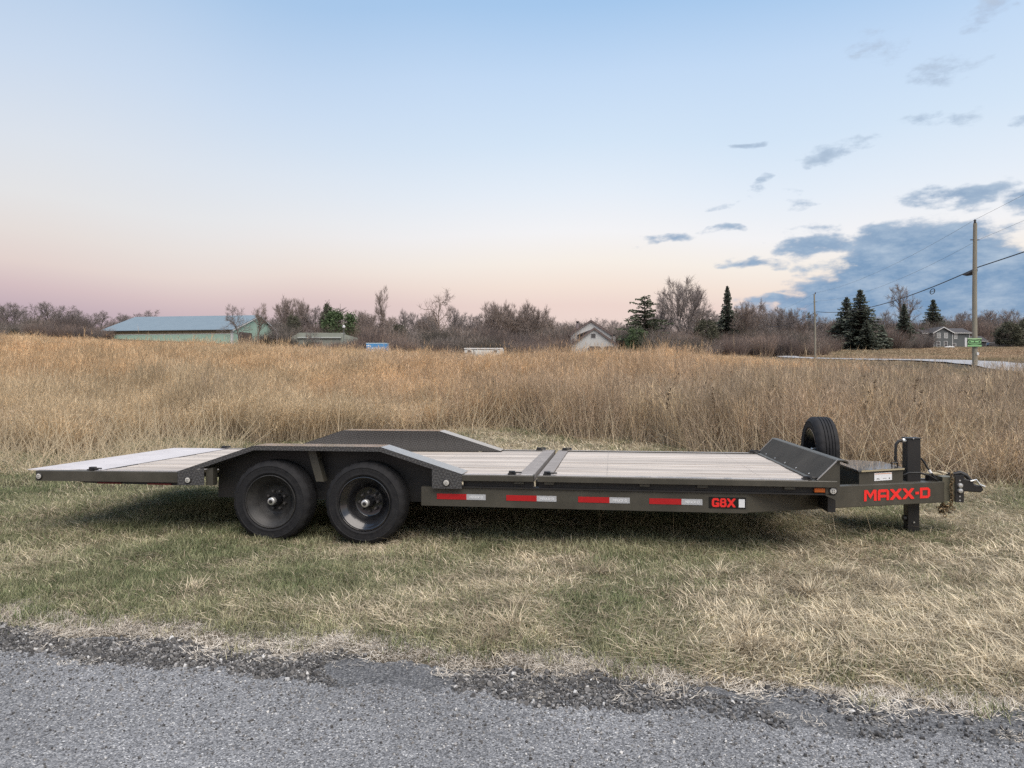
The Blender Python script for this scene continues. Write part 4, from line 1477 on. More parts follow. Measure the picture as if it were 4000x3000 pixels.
def poles():
    labels = ['tall wooden utility pole beside the far road carrying a green sign', 'distant thin wooden utility pole in front of the dark spruces']
    for i, (x, y, zt) in enumerate(POLES):
        zg = tz(x, y)
        p = thing('utility_pole', labels[i], 'pole', (x, y, zg - 0.3), 0, 'utility poles along the road')
        H = zt - zg + 0.3
        MB().tube([(0.02, 0, 0), (0.0, 0, H * 0.5), (0.03 if i == 0 else -0.1, 0, H)], [0.138, 0.122, 0.10] if i == 0 else [0.115, 0.10, 0.08], 16).build('shaft', M_POLE, p, smooth=True)
        MB().lathe([(0.05, 0), (0.07, 0.05), (0.05, 0.10), (0.07, 0.15), (0.03, 0.22)], n=10, axis='z', c=(0.02, 0, H)).build('insulator', M_DARK, p)
        MB().tube([(-0.24, 0, H - 0.93), (0.26, 0, H - 0.93)], 0.025, 6).build('crossbolt', M_DARK, p)
        if i == 0:
            MB().box(0.0, 0.12, -0.20, -0.185, 0.95, 1.1).build('number_tag', M_TRIM, p)
    # wires
    nxt = (15.8, -5.0, 10.9)
    far2 = (46.4, 130.0, 14.6)

    def wire(a, b, sag, r0, nm, lab, m, k=36):
        pts = []
        for i in range(k + 1):
            t = i / k
            pts.append((a[0] + (b[0] - a[0]) * t, a[1] + (b[1] - a[1]) * t, a[2] + (b[2] - a[2]) * t - sag * 4 * t * (1 - t)))
        o = MB().tube(pts, r0, 5).build(nm, m, smooth=True)
        tag(o, lab, 'wire')
        return pts
    P0, P1 = POLES
    kinds = [(0.20, 'top power wire', 0.007, 0.55, M_WIREG), (-0.93, 'middle neutral wire', 0.007, 0.7, M_WIREG), (-2.46, 'low thick telephone cable', 0.030, 0.75, M_WIRE)]
    for dz, nm, r0, sag, m in kinds:
        off = 0.22 if dz < -0.5 else 0.02
        a = (P0[0] + off, P0[1], P0[2] + dz)
        b = (P1[0] + off, P1[1], P1[2] + dz * 0.85)
        word = 'utility_wire' if r0 < 0.02 else 'telephone_cable'
        wire(a, (nxt[0] + off, nxt[1], nxt[2] + dz), sag * 0.5, r0, word, nm + ' running from the near pole out of frame at right', m)
        pts = wire(a, b, sag * 1.2, r0, word, nm + ' running between the two utility poles', m)
        wire(b, (far2[0], far2[1], far2[2] + dz), sag, r0, word, nm + ' running beyond the distant utility pole', m)
        if r0 > 0.02:
            d = (Vector(pts[1]) - Vector(pts[0])).normalized()
            o = Vector(pts[0])
            q = o + d * 1.0
            cl = MB().tube([q - d * 0.75 - Vector((0, 0, .02)), q - d * 0.6 - Vector((0, 0, .12)), q - Vector((0, 0, .16)), q + d * 0.6 - Vector((0, 0, .12)), q + d * 1.2 - Vector((0, 0, .03))], [0.03, 0.11, 0.13, 0.10, 0.03], 10).build('splice_case', M_WIRE, smooth=True)
            tag(cl, 'black splice case hanging on the telephone cable by the pole', 'cable box')
            q = o + d * 7.3
            lp = MB()
            Mx = Matrix.Rotation(math.atan2(d.y, d.x), 3, 'Z') @ Matrix.Scale(2.6, 3, (1, 0, 0))
            lp.torus((q.x, q.y, q.z - 0.22), 0.17, 0.022, n=20, m=6, M=Mx)
            lp.box(-0.42, 0.42, -0.012, 0.012, -0.014, 0.014, Matrix.Translation((q.x, q.y, q.z - 0.22)) @ Matrix.Rotation(math.atan2(d.y, d.x), 4, 'Z'))
            lp.build('cable_loop', M_WIRE, smooth=True)
            tag(bpy.data.objects['cable_loop'], 'oval black loop of spare cable hanging on the telephone line', 'cable loop')
    # sign
    x, y, zt = POLES[0]
    s0, z1 = sp(3781, 1320, 39.75)
    s1, z0 = sp(3836, 1354, 39.75)
    sg = thing('pole_sign', 'green printed sign nailed to the near utility pole', 'sign', ((s0 + s1) / 2, 39.78, z0))
    w, h = (s1 - s0) / 2, z1 - z0
    MB().box(-w, w, 0, 0.02, 0, h).build('board', mat('dark_green_board', (0.035, 0.075, 0.03), 0.6), sg)
    lg = mat('light_green_print', (0.25, 0.50, 0.22), 0.6)
    MB().box(-w, w, -0.004, -0.001, h * 0.86, h * 0.98).build('top_band', mat('pale_green_print', (0.36, 0.52, 0.30), 0.6), sg)
    MB().box(-w, w, -0.004, -0.001, h * 0.03, h * 0.17).build('bottom_band', lg, sg)

    def oval(a0, b0, a1, b1, nm, m, dy, lo=0, hi=360):
        mb = MB()
        n = 28
        vs = []
        for i in range(n + 1):
            t = R(lo + (hi - lo) * i / n)
            vs += [(a0 * math.cos(t), dy, h * 0.52 + b0 * math.sin(t)), (a1 * math.cos(t), dy, h * 0.52 + b1 * math.sin(t))]
        mb.add(vs, [(2 * i, 2 * i + 1, 2 * i + 3, 2 * i + 2) for i in range(n)])
        mb.build(nm, m, sg)
    oval(w * 0.92, h * 0.29, w * 0.84, h * 0.24, 'oval_ring', lg, -0.003)
    oval(w * 0.75, h * 0.18, w * 0.68, h * 0.13, 'oval_ring', lg, -0.003, 200, 340)
    MB().box(-w * 0.55, -w * 0.08, -0.0045, -0.001, h * 0.50, h * 0.66).box(w * 0.05, w * 0.55, -0.0045, -0.001, h * 0.50, h * 0.66).build('sign_print', lg, sg)
    wp = MB().box(-0.06, 0.06, 0, 0.02, 0, 0.50).build('white_board', M_TRIM)
    wp.location = (s0 - 0.075, 39.80, z0)
    tag(wp, 'narrow white board at the left edge of the green sign', 'board')
    # yard lamp
    xx, z1 = sp(1343, 1276, 150)
    _, z0 = sp(1343, 1320, 150)
    yl = thing('yard_lamp', 'thin yard lamp post with white globe before the green cedar', 'lamp', (xx, 150, z0 - 1))
    MB().tube([(0, 0, 0), (0, 0, z1 - z0 + 0.6)], 0.07, 6).build('post', M_GREYW, yl)
    MB().lathe([(0.05, 0), (0.26, 0.15), (0.30, 0.4), (0.2, 0.65), (0.03, 0.75)], n=12, axis='z', c=(0, 0, z1 - z0 + 0.6)).build('globe', M_TRIM, yl, smooth=True)


poles()
# ------------------------------------------------------------------ trees
RNG = np.random.default_rng(7)


def plant_mat(name, c0, c1, ctop=None, transl=0.25, rnd=0.25, patch=None):
    """leaf and straw material: instancer tint chooses between c0 and c1; optional second pair up the height"""
    m = bpy.data.materials.new(name)
    m.use_nodes = True
    nt = m.node_tree
    nt.nodes.clear()
    N, L = nt.nodes.new, nt.links.new
    at = N('ShaderNodeAttribute')
    at.attribute_type = 'INSTANCER'
    at.attribute_name = 'tint'
    mx = N('ShaderNodeMix')
    mx.data_type = 'RGBA'
    L(at.outputs['Fac'], mx.inputs[0])
    mx.inputs[6].default_value = tuple(c0) + (1,)
    mx.inputs[7].default_value = tuple(c1) + (1,)
    col = mx.outputs[2]
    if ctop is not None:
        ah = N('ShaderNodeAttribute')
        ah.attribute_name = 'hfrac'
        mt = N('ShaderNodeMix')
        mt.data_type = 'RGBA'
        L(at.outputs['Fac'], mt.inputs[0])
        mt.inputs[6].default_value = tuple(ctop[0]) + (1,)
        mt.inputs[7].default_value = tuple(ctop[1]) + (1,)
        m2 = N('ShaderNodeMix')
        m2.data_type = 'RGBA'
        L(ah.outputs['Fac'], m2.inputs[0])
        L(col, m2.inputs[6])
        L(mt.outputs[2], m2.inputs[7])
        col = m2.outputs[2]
    ar = N('ShaderNodeAttribute')
    ar.attribute_name = 'brnd'
    mr = N('ShaderNodeMapRange')
    mr.inputs['To Min'].default_value = 1 - rnd
    mr.inputs['To Max'].default_value = 1 + rnd
    L(ar.outputs['Fac'], mr.inputs['Value'])
    val = mr.outputs[0]
    if patch:                                 # plants grow paler and darker in patches over the ground
        ge = N('ShaderNodeNewGeometry')
        pn = N('ShaderNodeTexNoise')
        pn.inputs['Scale'].default_value = patch[0]
        pn.inputs['Detail'].default_value = 3
        L(ge.outputs['Position'], pn.inputs['Vector'])
        pm = N('ShaderNodeMapRange')
        pm.inputs['From Min'].default_value = 0.3
        pm.inputs['From Max'].default_value = 0.7
        pm.inputs['To Min'].default_value = 1 - patch[1]
        pm.inputs['To Max'].default_value = 1 + patch[1]
        L(pn.outputs[0], pm.inputs['Value'])
        mv = N('ShaderNodeMath')
        mv.operation = 'MULTIPLY'
        L(val, mv.inputs[0])
        L(pm.outputs[0], mv.inputs[1])
        val = mv.outputs[0]
    hs = N('ShaderNodeHueSaturation')
    L(col, hs.inputs['Color'])
    L(val, hs.inputs['Value'])
    d = N('ShaderNodeBsdfDiffuse')
    L(hs.outputs[0], d.inputs['Color'])
    t = N('ShaderNodeBsdfTranslucent')
    L(hs.outputs[0], t.inputs['Color'])
    ms = N('ShaderNodeMixShader')
    ms.inputs[0].default_value = transl
    L(d.outputs[0], ms.inputs[1])
    L(t.outputs[0], ms.inputs[2])
    out = N('ShaderNodeOutputMaterial')
    L(ms.outputs[0], out.inputs[0])
    return m


class RB:
    """ribbons and tubes collected with per-vertex hfrac / brnd"""

    def __init__(self):
        self.v, self.f, self.h, self.b = [], [], [], []

    def ribbon(self, pts, ws, side, h0=0.0, h1=1.0, br=0.5):
        o = len(self.v)
        n = len(pts)
        for i, (p, w) in enumerate(zip(pts, ws)):
            hh = h0 + (h1 - h0) * i / (n - 1)
            if w <= 1e-5:
                self.v.append(tuple(p))
                self.h.append(hh)
                self.b.append(br)
            else:
                self.v.append((p[0] - side[0] * w, p[1] - side[1] * w, p[2] - side[2] * w))
                self.v.append((p[0] + side[0] * w, p[1] + side[1] * w, p[2] + side[2] * w))
                self.h += [hh, hh]
                self.b += [br, br]
        k = o
        for i in range(n - 1):
            if ws[i + 1] <= 1e-5:
                self.f.append((k, k + 1, k + 2))
            else:
                self.f.append((k, k + 1, k + 3, k + 2))
            k += 2

    def tri(self, a, b, c, h=0.5, br=0.5):
        o = len(self.v)
        self.v += [tuple(a), tuple(b), tuple(c)]
        self.h += [h] * 3
        self.b += [br] * 3
        self.f.append((o, o + 1, o + 2))

    def mesh(self, name, m):
        me = bpy.data.meshes.new(name)
        me.from_pydata(self.v, [], self.f)
        for nm, arr in (('hfrac', self.h), ('brnd', self.b)):
            a = me.attributes.new(nm, 'FLOAT', 'POINT')
            a.data.foreach_set('value', np.array(arr, 'f'))
        me.materials.append(m)
        return me


M_BARK = [mat('bark_grey', (0.13, 0.11, 0.10), 0.9, col2=(0.19, 0.165, 0.15), nscale=3, objrand=0.15),
          mat('bark_tan', (0.18, 0.14, 0.115), 0.9, col2=(0.26, 0.205, 0.17), nscale=3, objrand=0.15)]
M_TWIG = [plant_mat('twigs_grey', (0.255, 0.222, 0.208), (0.255, 0.222, 0.208), transl=0.1, rnd=0.3),
          plant_mat('twigs_tan', (0.285, 0.235, 0.207), (0.285, 0.235, 0.207), transl=0.1, rnd=0.3)]
M_NEED = [plant_mat('spruce_needles', (0.12, 0.135, 0.108), (0.12, 0.135, 0.108), transl=0.3, rnd=0.45),
          plant_mat('pine_needles', (0.13, 0.145, 0.10), (0.13, 0.145, 0.10), transl=0.3, rnd=0.45),
          plant_mat('cedar_green', (0.085, 0.118, 0.060), (0.085, 0.118, 0.060), transl=0.15, rnd=0.45),
          plant_mat('cedar_brown', (0.095, 0.095, 0.068), (0.095, 0.095, 0.068), transl=0.15, rnd=0.45)]


def bare_tree_meshes(seed, form, tone, nl=(9, 6, 5), twigs=6, tw=0.015):
    """unit-height (1 = 1 m scaled later to H=10) bare tree; returns trunk mesh, crown mesh, height"""
    rg = random.Random(seed)
    tb, cb = MB(), RB()
    H = 10.0

    def vec(yaw, pitch):
        return Vector((math.cos(yaw) * math.cos(pitch), math.sin(yaw) * math.cos(pitch), math.sin(pitch)))

    def path(p, d, ln, n, up, wig):
        pts = [p.copy()]
        for i in range(n):
            d = (d + Vector((rg.gauss(0, wig), rg.gauss(0, wig), rg.gauss(0, wig) + up))).normalized()
            p = p + d * ln / n
            pts.append(p.copy())
        return pts

    def twig(p, d, ln, w):
        br = rg.random()
        e1 = p + d * ln * 0.5
        d2 = (d + Vector((rg.gauss(0, .25), rg.gauss(0, .25), rg.gauss(0, .2) + .15))).normalized()
        e2 = e1 + d2 * ln * 0.5
        sd = d.cross(Vector((rg.gauss(0, 1), rg.gauss(0, 1), rg.gauss(0, 1))))
        sd = sd.normalized() if sd.length > 1e-5 else Vector((1, 0, 0))
        cb.ribbon([p, e1, e2], [w, w * 0.75, 0], sd, 0, 1, br)

    def grow(p, d, ln, r, lev, maxlev):
        n = 5 if lev < 2 else 3
        wig = 0.10 if lev < 1 else (0.15 if form != 'twisted' else 0.33)
        up = 0.05 if form != 'round' else 0.02
        pts = path(p, d, ln, n, up, wig)
        rr = [max(r * (1 - 0.75 * i / n), 0.012) for i in range(n + 1)]
        tb.tube(pts, rr, 6 if lev < 1 else (4 if lev < 2 else 3), cap=False)
        if lev < maxlev:
            cnt = nl[lev]
            for k in range(cnt):
                t = (0.30 + 0.70 * (k + rg.random()) / cnt) if lev > 0 else (0.28 + 0.72 * (k + rg.random() * 0.7) / cnt)
                i = min(int(t * n), n - 1)
                q = pts[i].lerp(pts[i + 1], t * n - i)
                base = (pts[i + 1] - pts[i]).normalized()
                yaw = k * 2.4 + rg.uniform(-.5, .5)
                a = base.orthogonal().normalized()
                a = Matrix.Rotation(yaw, 3, base) @ a
                sp_ = {'vase': R(28), 'round': R(48), 'upright': R(24), 'twisted': R(46), 'oval': R(36)}[form] * rg.uniform(0.7, 1.25)
                dd = (base * math.cos(sp_) + a * math.sin(sp_)).normalized()
                l2 = ln * {0: 0.62, 1: 0.58, 2: 0.52}[lev] * (1.15 - 0.65 * t) * rg.uniform(0.8, 1.2)
                if form == 'upright' and lev == 0:
                    l2 *= 0.75
                grow(q, dd, l2, rr[i] * 0.62, lev + 1, maxlev)
        if lev >= maxlev - 1:
            for k in range(twigs):
                t = (k + rg.random()) / twigs
                i = min(int(t * n), n - 1)
                q = pts[i].lerp(pts[i + 1], t * n - i)
                base = (pts[i + 1] - pts[i]).normalized()
                dd = (base + Vector((rg.gauss(0, .55), rg.gauss(0, .55), rg.gauss(0, .4) + .25))).normalized()
                twig(q, dd, rg.uniform(0.45, 1.0), tw)
    if form == 'vase':
        for k in range(4):
            yaw = k * 1.57 + rg.uniform(-.4, .4)
            grow(Vector((0.15 * math.cos(yaw), 0.15 * math.sin(yaw), 0)), vec(yaw, R(rg.uniform(68, 80))), H * rg.uniform(0.70, 0.85), 0.17, 0, 3)
    elif form == 'upright':
        for k in range(2):
            grow(Vector((0.1 * k, 0, 0)), vec(k * 3, R(86)), H * (0.92 - 0.12 * k), 0.15, 0, 3)
    else:
        grow(Vector((0, 0, 0)), vec(rg.uniform(0, 6), R(87)), H * 0.72, 0.25, 0, 3)
    zs = max(max(v[2] for v in cb.v), max(v[2] for v in tb.v))
    me = tb.mesh('trunk')
    me.polygons.foreach_set('use_smooth', [True] * len(me.polygons))
    me.materials.append(M_BARK[tone])
    return me, cb.mesh('crown', M_TWIG[tone]), zs


def conifer_meshes(seed, kind):
    rg = random.Random(seed)
    tb, cb = MB(), RB()
    H = 10.0
    tb.tube([(0, 0, 0), (0.03, 0, H * 0.5), (0, 0, H)], [0.2, 0.11, 0.015], 6, cap=False)
    if kind in ('spruce', 'pine', 'slim'):
        z = 0.7 if kind != 'pine' else 1.0
        base = {'spruce': 2.5, 'pine': 3.1, 'slim': 1.75}[kind]
        step = {'spruce': 0.27, 'pine': 0.52, 'slim': 0.28}[kind]
        while z < H - 0.15:
            t = z / H
            if kind == 'pine':
                Rr = base * (1 - t) ** 0.55 * rg.uniform(0.75, 1.15) * (0.75 + 0.25 * min(1, t * 3))
            else:
                Rr = base * (1 - t) ** 0.85 * rg.uniform(0.68, 1.16)
            nb = max(4, int(8 * (1 - t) + 4))
            for k in range(nb):
                yaw = k * 2 * math.pi / nb + rg.uniform(-.35, .35) + z * 3
                ln = Rr * rg.uniform(0.55, 1.2)
                droop = -0.10 if kind != 'pine' else 0.10
                if t > 0.75:
                    droop = 0.30
                d = Vector((math.cos(yaw), math.sin(yaw), droop + rg.gauss(0, 0.06))).normalized()
                p0 = Vector((0, 0, z + rg.uniform(-.08, .08)))
                tb.tube([p0, p0 + d * ln * 0.9], [0.035 * (1 - t) + 0.012, 0.008], 3, cap=False)
                nseg = max(3, int(ln / 0.13))
                for i in range(nseg):
                    u = (i + 0.8) / nseg
                    if u < 0.18 and t < 0.6 and kind != 'pine':
                        pass
                    q = p0 + d * ln * u + Vector((0, 0, 0.12 * math.sin(u * 3) * (1 if kind == 'pine' else -0.4)))
                    wd = (0.34 if kind != 'pine' else 0.30) * (0.40 + 0.60 * min(1, 1.5 * (1 - t))) * (1.15 - 0.55 * u) * rg.uniform(0.7, 1.2)
                    for sgn in (-1, 1):
                        sd = Vector((-d.y, d.x, 0)) * sgn
                        tip = q + sd * wd + d * wd * 0.7 + Vector((0, 0, rg.uniform(-.34, .08)))
                        cb.tri(q - d * 0.09, q + d * 0.13 + Vector((0, 0, rg.uniform(-.05, .07))), tip, t, rg.random())
                    if rg.random() < 0.9:
                        tip = q + Vector((rg.gauss(0, .08), rg.gauss(0, .08), rg.uniform(-.38, -.1) if rg.random() < .75 else rg.uniform(.08, .2)))
                        cb.tri(q - d * 0.13, q + d * 0.13, tip, t, rg.random())
            z += step * (1.0 - 0.35 * t) * rg.uniform(0.85, 1.15)
    else:                                     # cedar: dense egg of leaf clumps on ascending branches
        n = 6200
        for i in range(60):
            t = rg.uniform(0.05, 0.85)
            yaw = rg.uniform(0, 6.28)
            rr = 3.2 * math.sin(math.pi * min(1, (t * 0.9 + 0.12)) ** 0.8) ** 0.8
            tb.tube([(0, 0, t * H), (math.cos(yaw) * rr * .8, math.sin(yaw) * rr * .8, t * H + rr * 0.6)], [0.05, 0.01], 3, cap=False)
        lobes = [(rg.uniform(0, 6.28), rg.uniform(.12, .9), rg.uniform(.5, 1.0)) for _ in range(46)]
        for yaw, t, sc in lobes:
            rr = 3.0 * (math.sin(math.pi * min(0.98, t * 0.86 + 0.14)) ** 0.75)
            c = Vector((math.cos(yaw) * rr * .72, math.sin(yaw) * rr * .72, 0.4 + t * H * 0.92))
            for j in range(n // 46 + 8):
                q = c + Vector((rg.gauss(0, .55), rg.gauss(0, .55), rg.gauss(0, .62))) * sc
                a = Vector((rg.gauss(0, 1), rg.gauss(0, 1), rg.gauss(0, .8) + .5)).normalized() * rg.uniform(.24, .48)
                s2 = a.orthogonal().normalized() * rg.uniform(.07, .15)
                cb.tri(q - s2, q + s2, q + a, t, rg.random())
    me = tb.mesh('trunk')
    me.materials.append(M_BARK[0])
    return me, cb.mesh('crown', M_NEED[{'spruce': 0, 'slim': 0, 'pine': 1, 'cedar': 2, 'cedarb': 3}[kind]]), H


PROTO = {}


def proto(key):
    if key not in PROTO:
        kind, seed, tone = key
        if kind in ('spruce', 'slim', 'pine', 'cedar', 'cedarb'):
            PROTO[key] = conifer_meshes(seed, kind)
        else:
            PROTO[key] = bare_tree_meshes(seed, kind, tone, twigs={'twisted': 3, 'upright': 3, 'vase': 5}.get(kind, 6))
    return PROTO[key]


def tree(key, name, label, dx, top, Z, wide=1.0, cat='tree', group=None, rz=None, sink=0.2):
    """dx, top: where the tree stands and how high it reaches, in the photograph, taken at distance Z"""
    tm, cm, h = proto(key)
    X, zt = pix(dx, top - (5 if 560 < dx < 1800 and top > 640 else 0), Z)
    zg = tz(X, Z) - sink
    s = (zt - zg) / h
    o = thing(name, label, cat, (X, Z, zg), rz if rz is not None else random.Random(dx * 7 + Z).uniform(0, 6.28), group)
    o.scale = (s * wide, s * wide, s)
    link('trunk', tm, None, o)
    link('crown', cm, None, o)
    return o


ORD = ['first', 'second', 'third', 'fourth', 'fifth', 'sixth', 'seventh', 'eighth', 'ninth', 'tenth', 'eleventh', 'twelfth', 'thirteenth', 'fourteenth']
V1, V2, O1, O2 = ('vase', 1, 0), ('vase', 2, 1), ('oval', 3, 0), ('oval', 4, 1)
R1, R2, U1, U2, T1 = ('round', 5, 0), ('round', 6, 1), ('upright', 7, 1), ('upright', 8, 0), ('twisted', 9, 1)
S1, S2, SL, P1, C1, C2 = ('spruce', 11, 0), ('spruce', 12, 0), ('slim', 13, 0), ('pine', 14, 0), ('cedar', 15, 0), ('cedarb', 16, 0)


def plant_trees():
    G = 'bare trees of the far wood at left'
    lab = 'bare grey tree in the far wood left of the barn'
    for i, (dx, top, Z) in enumerate(sorted(((6, 648, 195), (26, 655, 205), (50, 664, 190), (76, 650, 200), (104, 646, 195), (128, 656, 210), (148, 668, 190), (172, 664, 205),
                                      (196, 672, 195), (222, 668, 200), (-30, 645, 200)))):
        lab = 'bare grey tree, %s from the left in the wood left of the barn' % ORD[i]
        tree((O1, R1, V1, O1, R1)[i % 5], 'bare_tree', lab, dx, top, Z, wide=1.25, group=G)
    lab = 'bare tree rising behind the roof of the green barn'
    for i, (dx, top, Z) in enumerate(sorted(((246, 680, 215), (268, 684, 225), (290, 674, 220), (318, 667, 215), (345, 684, 230), (400, 690, 230)))):
        lab = 'bare tree rising behind the green barn roof, %s from the left' % ORD[i]
        tree((R1, O1, V1)[i % 3], 'bare_tree', lab, dx, top, Z, wide=1.2, group='bare trees behind the barn roof')
    tree(('cedarb', 16, 0), 'cedar_bush', 'small dark cedar bush left of the barn', 122, 703, 165, cat='bush', wide=1.3)
    tree(R1, 'bare_tree', 'spreading bare tree in front of the barn roof corner', 516, 656, 148, wide=0.85)
    tree(O2, 'bare_tree', 'taller bare tree in front of the barn gable peak', 556, 649, 148, wide=0.75)
    tree(R1, 'bare_tree', 'small bare tree at the right end of the barn', 597, 690, 150, wide=0.9)
    tree(V2, 'bare_tree', 'taller of the twin feathery trees right of the barn', 622, 636, 205, wide=0.75)
    tree(V2, 'bare_tree', 'shorter of the twin feathery trees right of the barn', 647, 641, 205, wide=0.6)
    tree(C2, 'cedar_tree', 'dark evergreen behind the shrubs right of the barn', 634, 679, 190, wide=0.8)
    tree(R1, 'bare_tree', 'bare tree in front of the low shed', 680, 716, 150, wide=1.3)
    tree(O1, 'bare_tree', 'grey bare tree left of the green cedar', 678, 660, 205, wide=1.0)
    tree(C2, 'cedar_tree', 'slender dark evergreen spire left of the green cedar', 706, 652, 185, wide=0.55)
    tree(C1, 'cedar_tree', 'broad bright green cedar above the low shed', 735, 660, 180, wide=1.35)
    tree(V2, 'bare_tree', 'bare tree right of the green cedar', 784, 668, 200, wide=1.0)
    tree(U1, 'bare_tree', 'tall narrow upright bare tree above the blue trailer', 826, 612, 175, wide=0.62)
    tree(O1, 'bare_tree', 'dark bare tree right of the tall narrow tree', 871, 668, 180, wide=0.7)
    tree(C2, 'cedar_tree', 'dark rounded evergreen behind the blue trailer', 862, 700, 165, wide=1.1)
    tree(V1, 'bare_tree', 'grey bare tree between the two tall bare trees', 905, 676, 200, wide=0.9)
    tree(T1, 'bare_tree', 'tall bare tree with twisting open crown left of centre', 945, 617, 172, wide=0.8)
    tree(O1, 'bare_tree', 'bare tree just right of the twisted tree', 985, 660, 195, wide=0.9)
    tree(O1, 'bare_tree', 'low bare tree above the livestock trailer', 1015, 680, 205, wide=0.9)
    tree(V2, 'bare_tree', 'leftmost of the fan-shaped bare trees above the field', 1062, 640, 175, wide=0.75)
    tree(V2, 'bare_tree', 'second of the fan-shaped bare trees above the field', 1095, 652, 172, wide=0.8, rz=1)
    tree(V2, 'bare_tree', 'third of the fan-shaped bare trees above the field', 1125, 650, 176, wide=0.8, rz=2.4)
    tree(V2, 'bare_tree', 'rightmost of the fan-shaped bare trees above the field', 1150, 656, 172, wide=0.85, rz=4)
    lab = 'low bare tree in the wood behind the white house'
    for i, (dx, top, Z) in enumerate(sorted(((1185, 690, 230), (1215, 697, 225), (1245, 696, 230), (1290, 700, 235), (1318, 690, 225), (1345, 694, 230)))):
        lab = 'low bare tree behind the white house, %s from the left' % ORD[i]
        tree((O1, R1, V1)[i % 3], 'bare_tree', lab, dx, top, Z, wide=1.3, group='low trees behind the white house')
    rr = random.Random(77)
    ds = sorted(rr.uniform(575, 830) for _ in range(12))
    for i, dx in enumerate(ds):
        tree(rr.choice((O1, R1, V1, O2)), 'bare_tree', 'bare tree of the wood above the low shed, %s from the left' % ORD[i], dx, rr.uniform(672, 692), rr.uniform(200, 232), wide=1.1, group='bare trees above the low shed')
    ds = sorted(rr.uniform(835, 1040) for _ in range(11))
    for i, dx in enumerate(ds):
        tree(rr.choice((O1, R1, V1, O2)), 'bare_tree', 'bare tree of the wood left of the fan-shaped trees, %s from the left' % ORD[i], dx, rr.uniform(674, 694), rr.uniform(195, 230), wide=1.1, group='bare trees left of the fan-shaped trees')
    ds = sorted(rr.uniform(1040, 1215) for _ in range(9))
    for i, dx in enumerate(ds):
        tree(rr.choice((O1, R1, V1, O2)), 'bare_tree', 'low bare tree around the fan-shaped trees, %s from the left' % ORD[i], dx, rr.uniform(680, 697), rr.uniform(195, 230), wide=1.15, group='low trees around the fan-shaped trees')
    ds = sorted(rr.uniform(1400, 1800) for _ in range(14))
    for i, dx in enumerate(ds):
        tree(rr.choice((O1, R1, V1, O2)), 'bare_tree', 'bare tree in the grove right of the pine, %s from the left' % ORD[i], dx, rr.uniform(660, 690), rr.uniform(165, 215), wide=1.05, group='bare trees of the grove right of the pine')
    tree(P1, 'pine_tree', 'layered pine right of the white house', 1393, 637, 150, wide=1.8)
    tree(C1, 'cedar_tree', 'dense green evergreen low beside the white house', 1376, 702, 142, wide=1.2)
    tree(V1, 'bare_tree', 'large many-stemmed bare tree, tallest on the skyline', 1478, 594, 150, wide=0.95, rz=0.6)
    tree(O1, 'bare_tree', 'bare tree leaning left beside the largest bare tree', 1432, 630, 158, wide=0.75)
    tree(O2, 'bare_tree', 'bare tree filling the right side of the largest bare tree', 1515, 640, 160, wide=0.8)
    tree(C2, 'cedar_tree', 'small dark round evergreen left of the slim spruce', 1526, 688, 140, wide=1.15)
    tree(SL, 'spruce_tree', 'slim pointed spruce right of the largest bare tree', 1571, 616, 150, wide=1.35)
    tree(C2, 'cedar_tree', 'dark evergreen pressed against the slim spruce', 1590, 672, 155, wide=0.8)
    tree(V2, 'bare_tree', 'tan feathery bare tree right of the slim spruce', 1610, 644, 148, wide=0.75)
    tree(R1, 'bare_tree', 'dark spreading bare tree left of the distant pole', 1665, 682, 150, wide=0.95)
    tree(V1, 'bare_tree', 'tall stem of the dark bare thicket left of distant pole', 1692, 664, 165, wide=0.7)
    tree(O2, 'bare_tree', 'bare tree in the gap just left of the distant pole', 1722, 672, 170, wide=0.9)
    tree(P1, 'pine_tree', 'small far pine behind the distant pole', 1747, 678, 200, wide=0.6)
    tree(O2, 'bare_tree', 'tan bush-like bare tree right of the distant pole', 1785, 694, 175, wide=1.0)
    tree(S2, 'spruce_tree', 'left and lower of the two big dark spruces', 1829, 640, 165, wide=1.8)
    tree(S1, 'spruce_tree', 'right and taller of the two big dark spruces', 1858, 624, 160, wide=1.9)
    tree(O1, 'bare_tree', 'bare tree between the dark spruces and the tall pale tree', 1912, 664, 200, wide=0.9)
    tree(O1, 'bare_tree', 'tall pale bare tree behind the narrow dark spruce', 1950, 603, 200, wide=0.85)
    tree(SL, 'spruce_tree', 'narrow dark spruce in front of the tall pale tree', 1953, 655, 170, wide=1.8)
    tree(S2, 'spruce_tree', 'dark spruce low between the big spruces and the farmhouse', 1905, 700, 165, wide=2.0)
    tree(S1, 'spruce_tree', 'short dark spruce at the left foot of the big spruces', 1802, 700, 168, wide=1.9)
    tree(S2, 'spruce_tree', 'short dark spruce directly in front of the taller big spruce', 1872, 690, 156, wide=2.0)
    tree(S1, 'spruce_tree', 'spruce standing behind the grey farmhouse', 2016, 646, 225, wide=1.7)
    tree(C1, 'cedar_tree', 'green evergreen left of the grey farmhouse', 1985, 702, 206, wide=1.2)
    lab = 'bare tree in the wood behind the grey farmhouse'
    for i, (dx, top, Z) in enumerate(sorted(((2045, 676, 250), (2072, 668, 245), (2098, 672, 255), (2128, 668, 245), (2152, 662, 250), (2178, 668, 245), (2205, 664, 250), (2240, 660, 245), (1975, 690, 250)))):
        lab = 'bare tree in the wood behind the grey farmhouse, %s from the left' % ORD[i]
        tree((O1, R1, O1, V1)[i % 4], 'bare_tree', lab, dx, top, Z, wide=1.25, group='bare trees behind the farmhouse')
    tree(C2, 'cedar_tree', 'big dark cedar at the far right beside the farmhouse', 2178, 690, 196, wide=1.5)
    tree(C2, 'cedar_tree', 'dark cedar at the right edge of the view', 2222, 685, 200, wide=1.4)


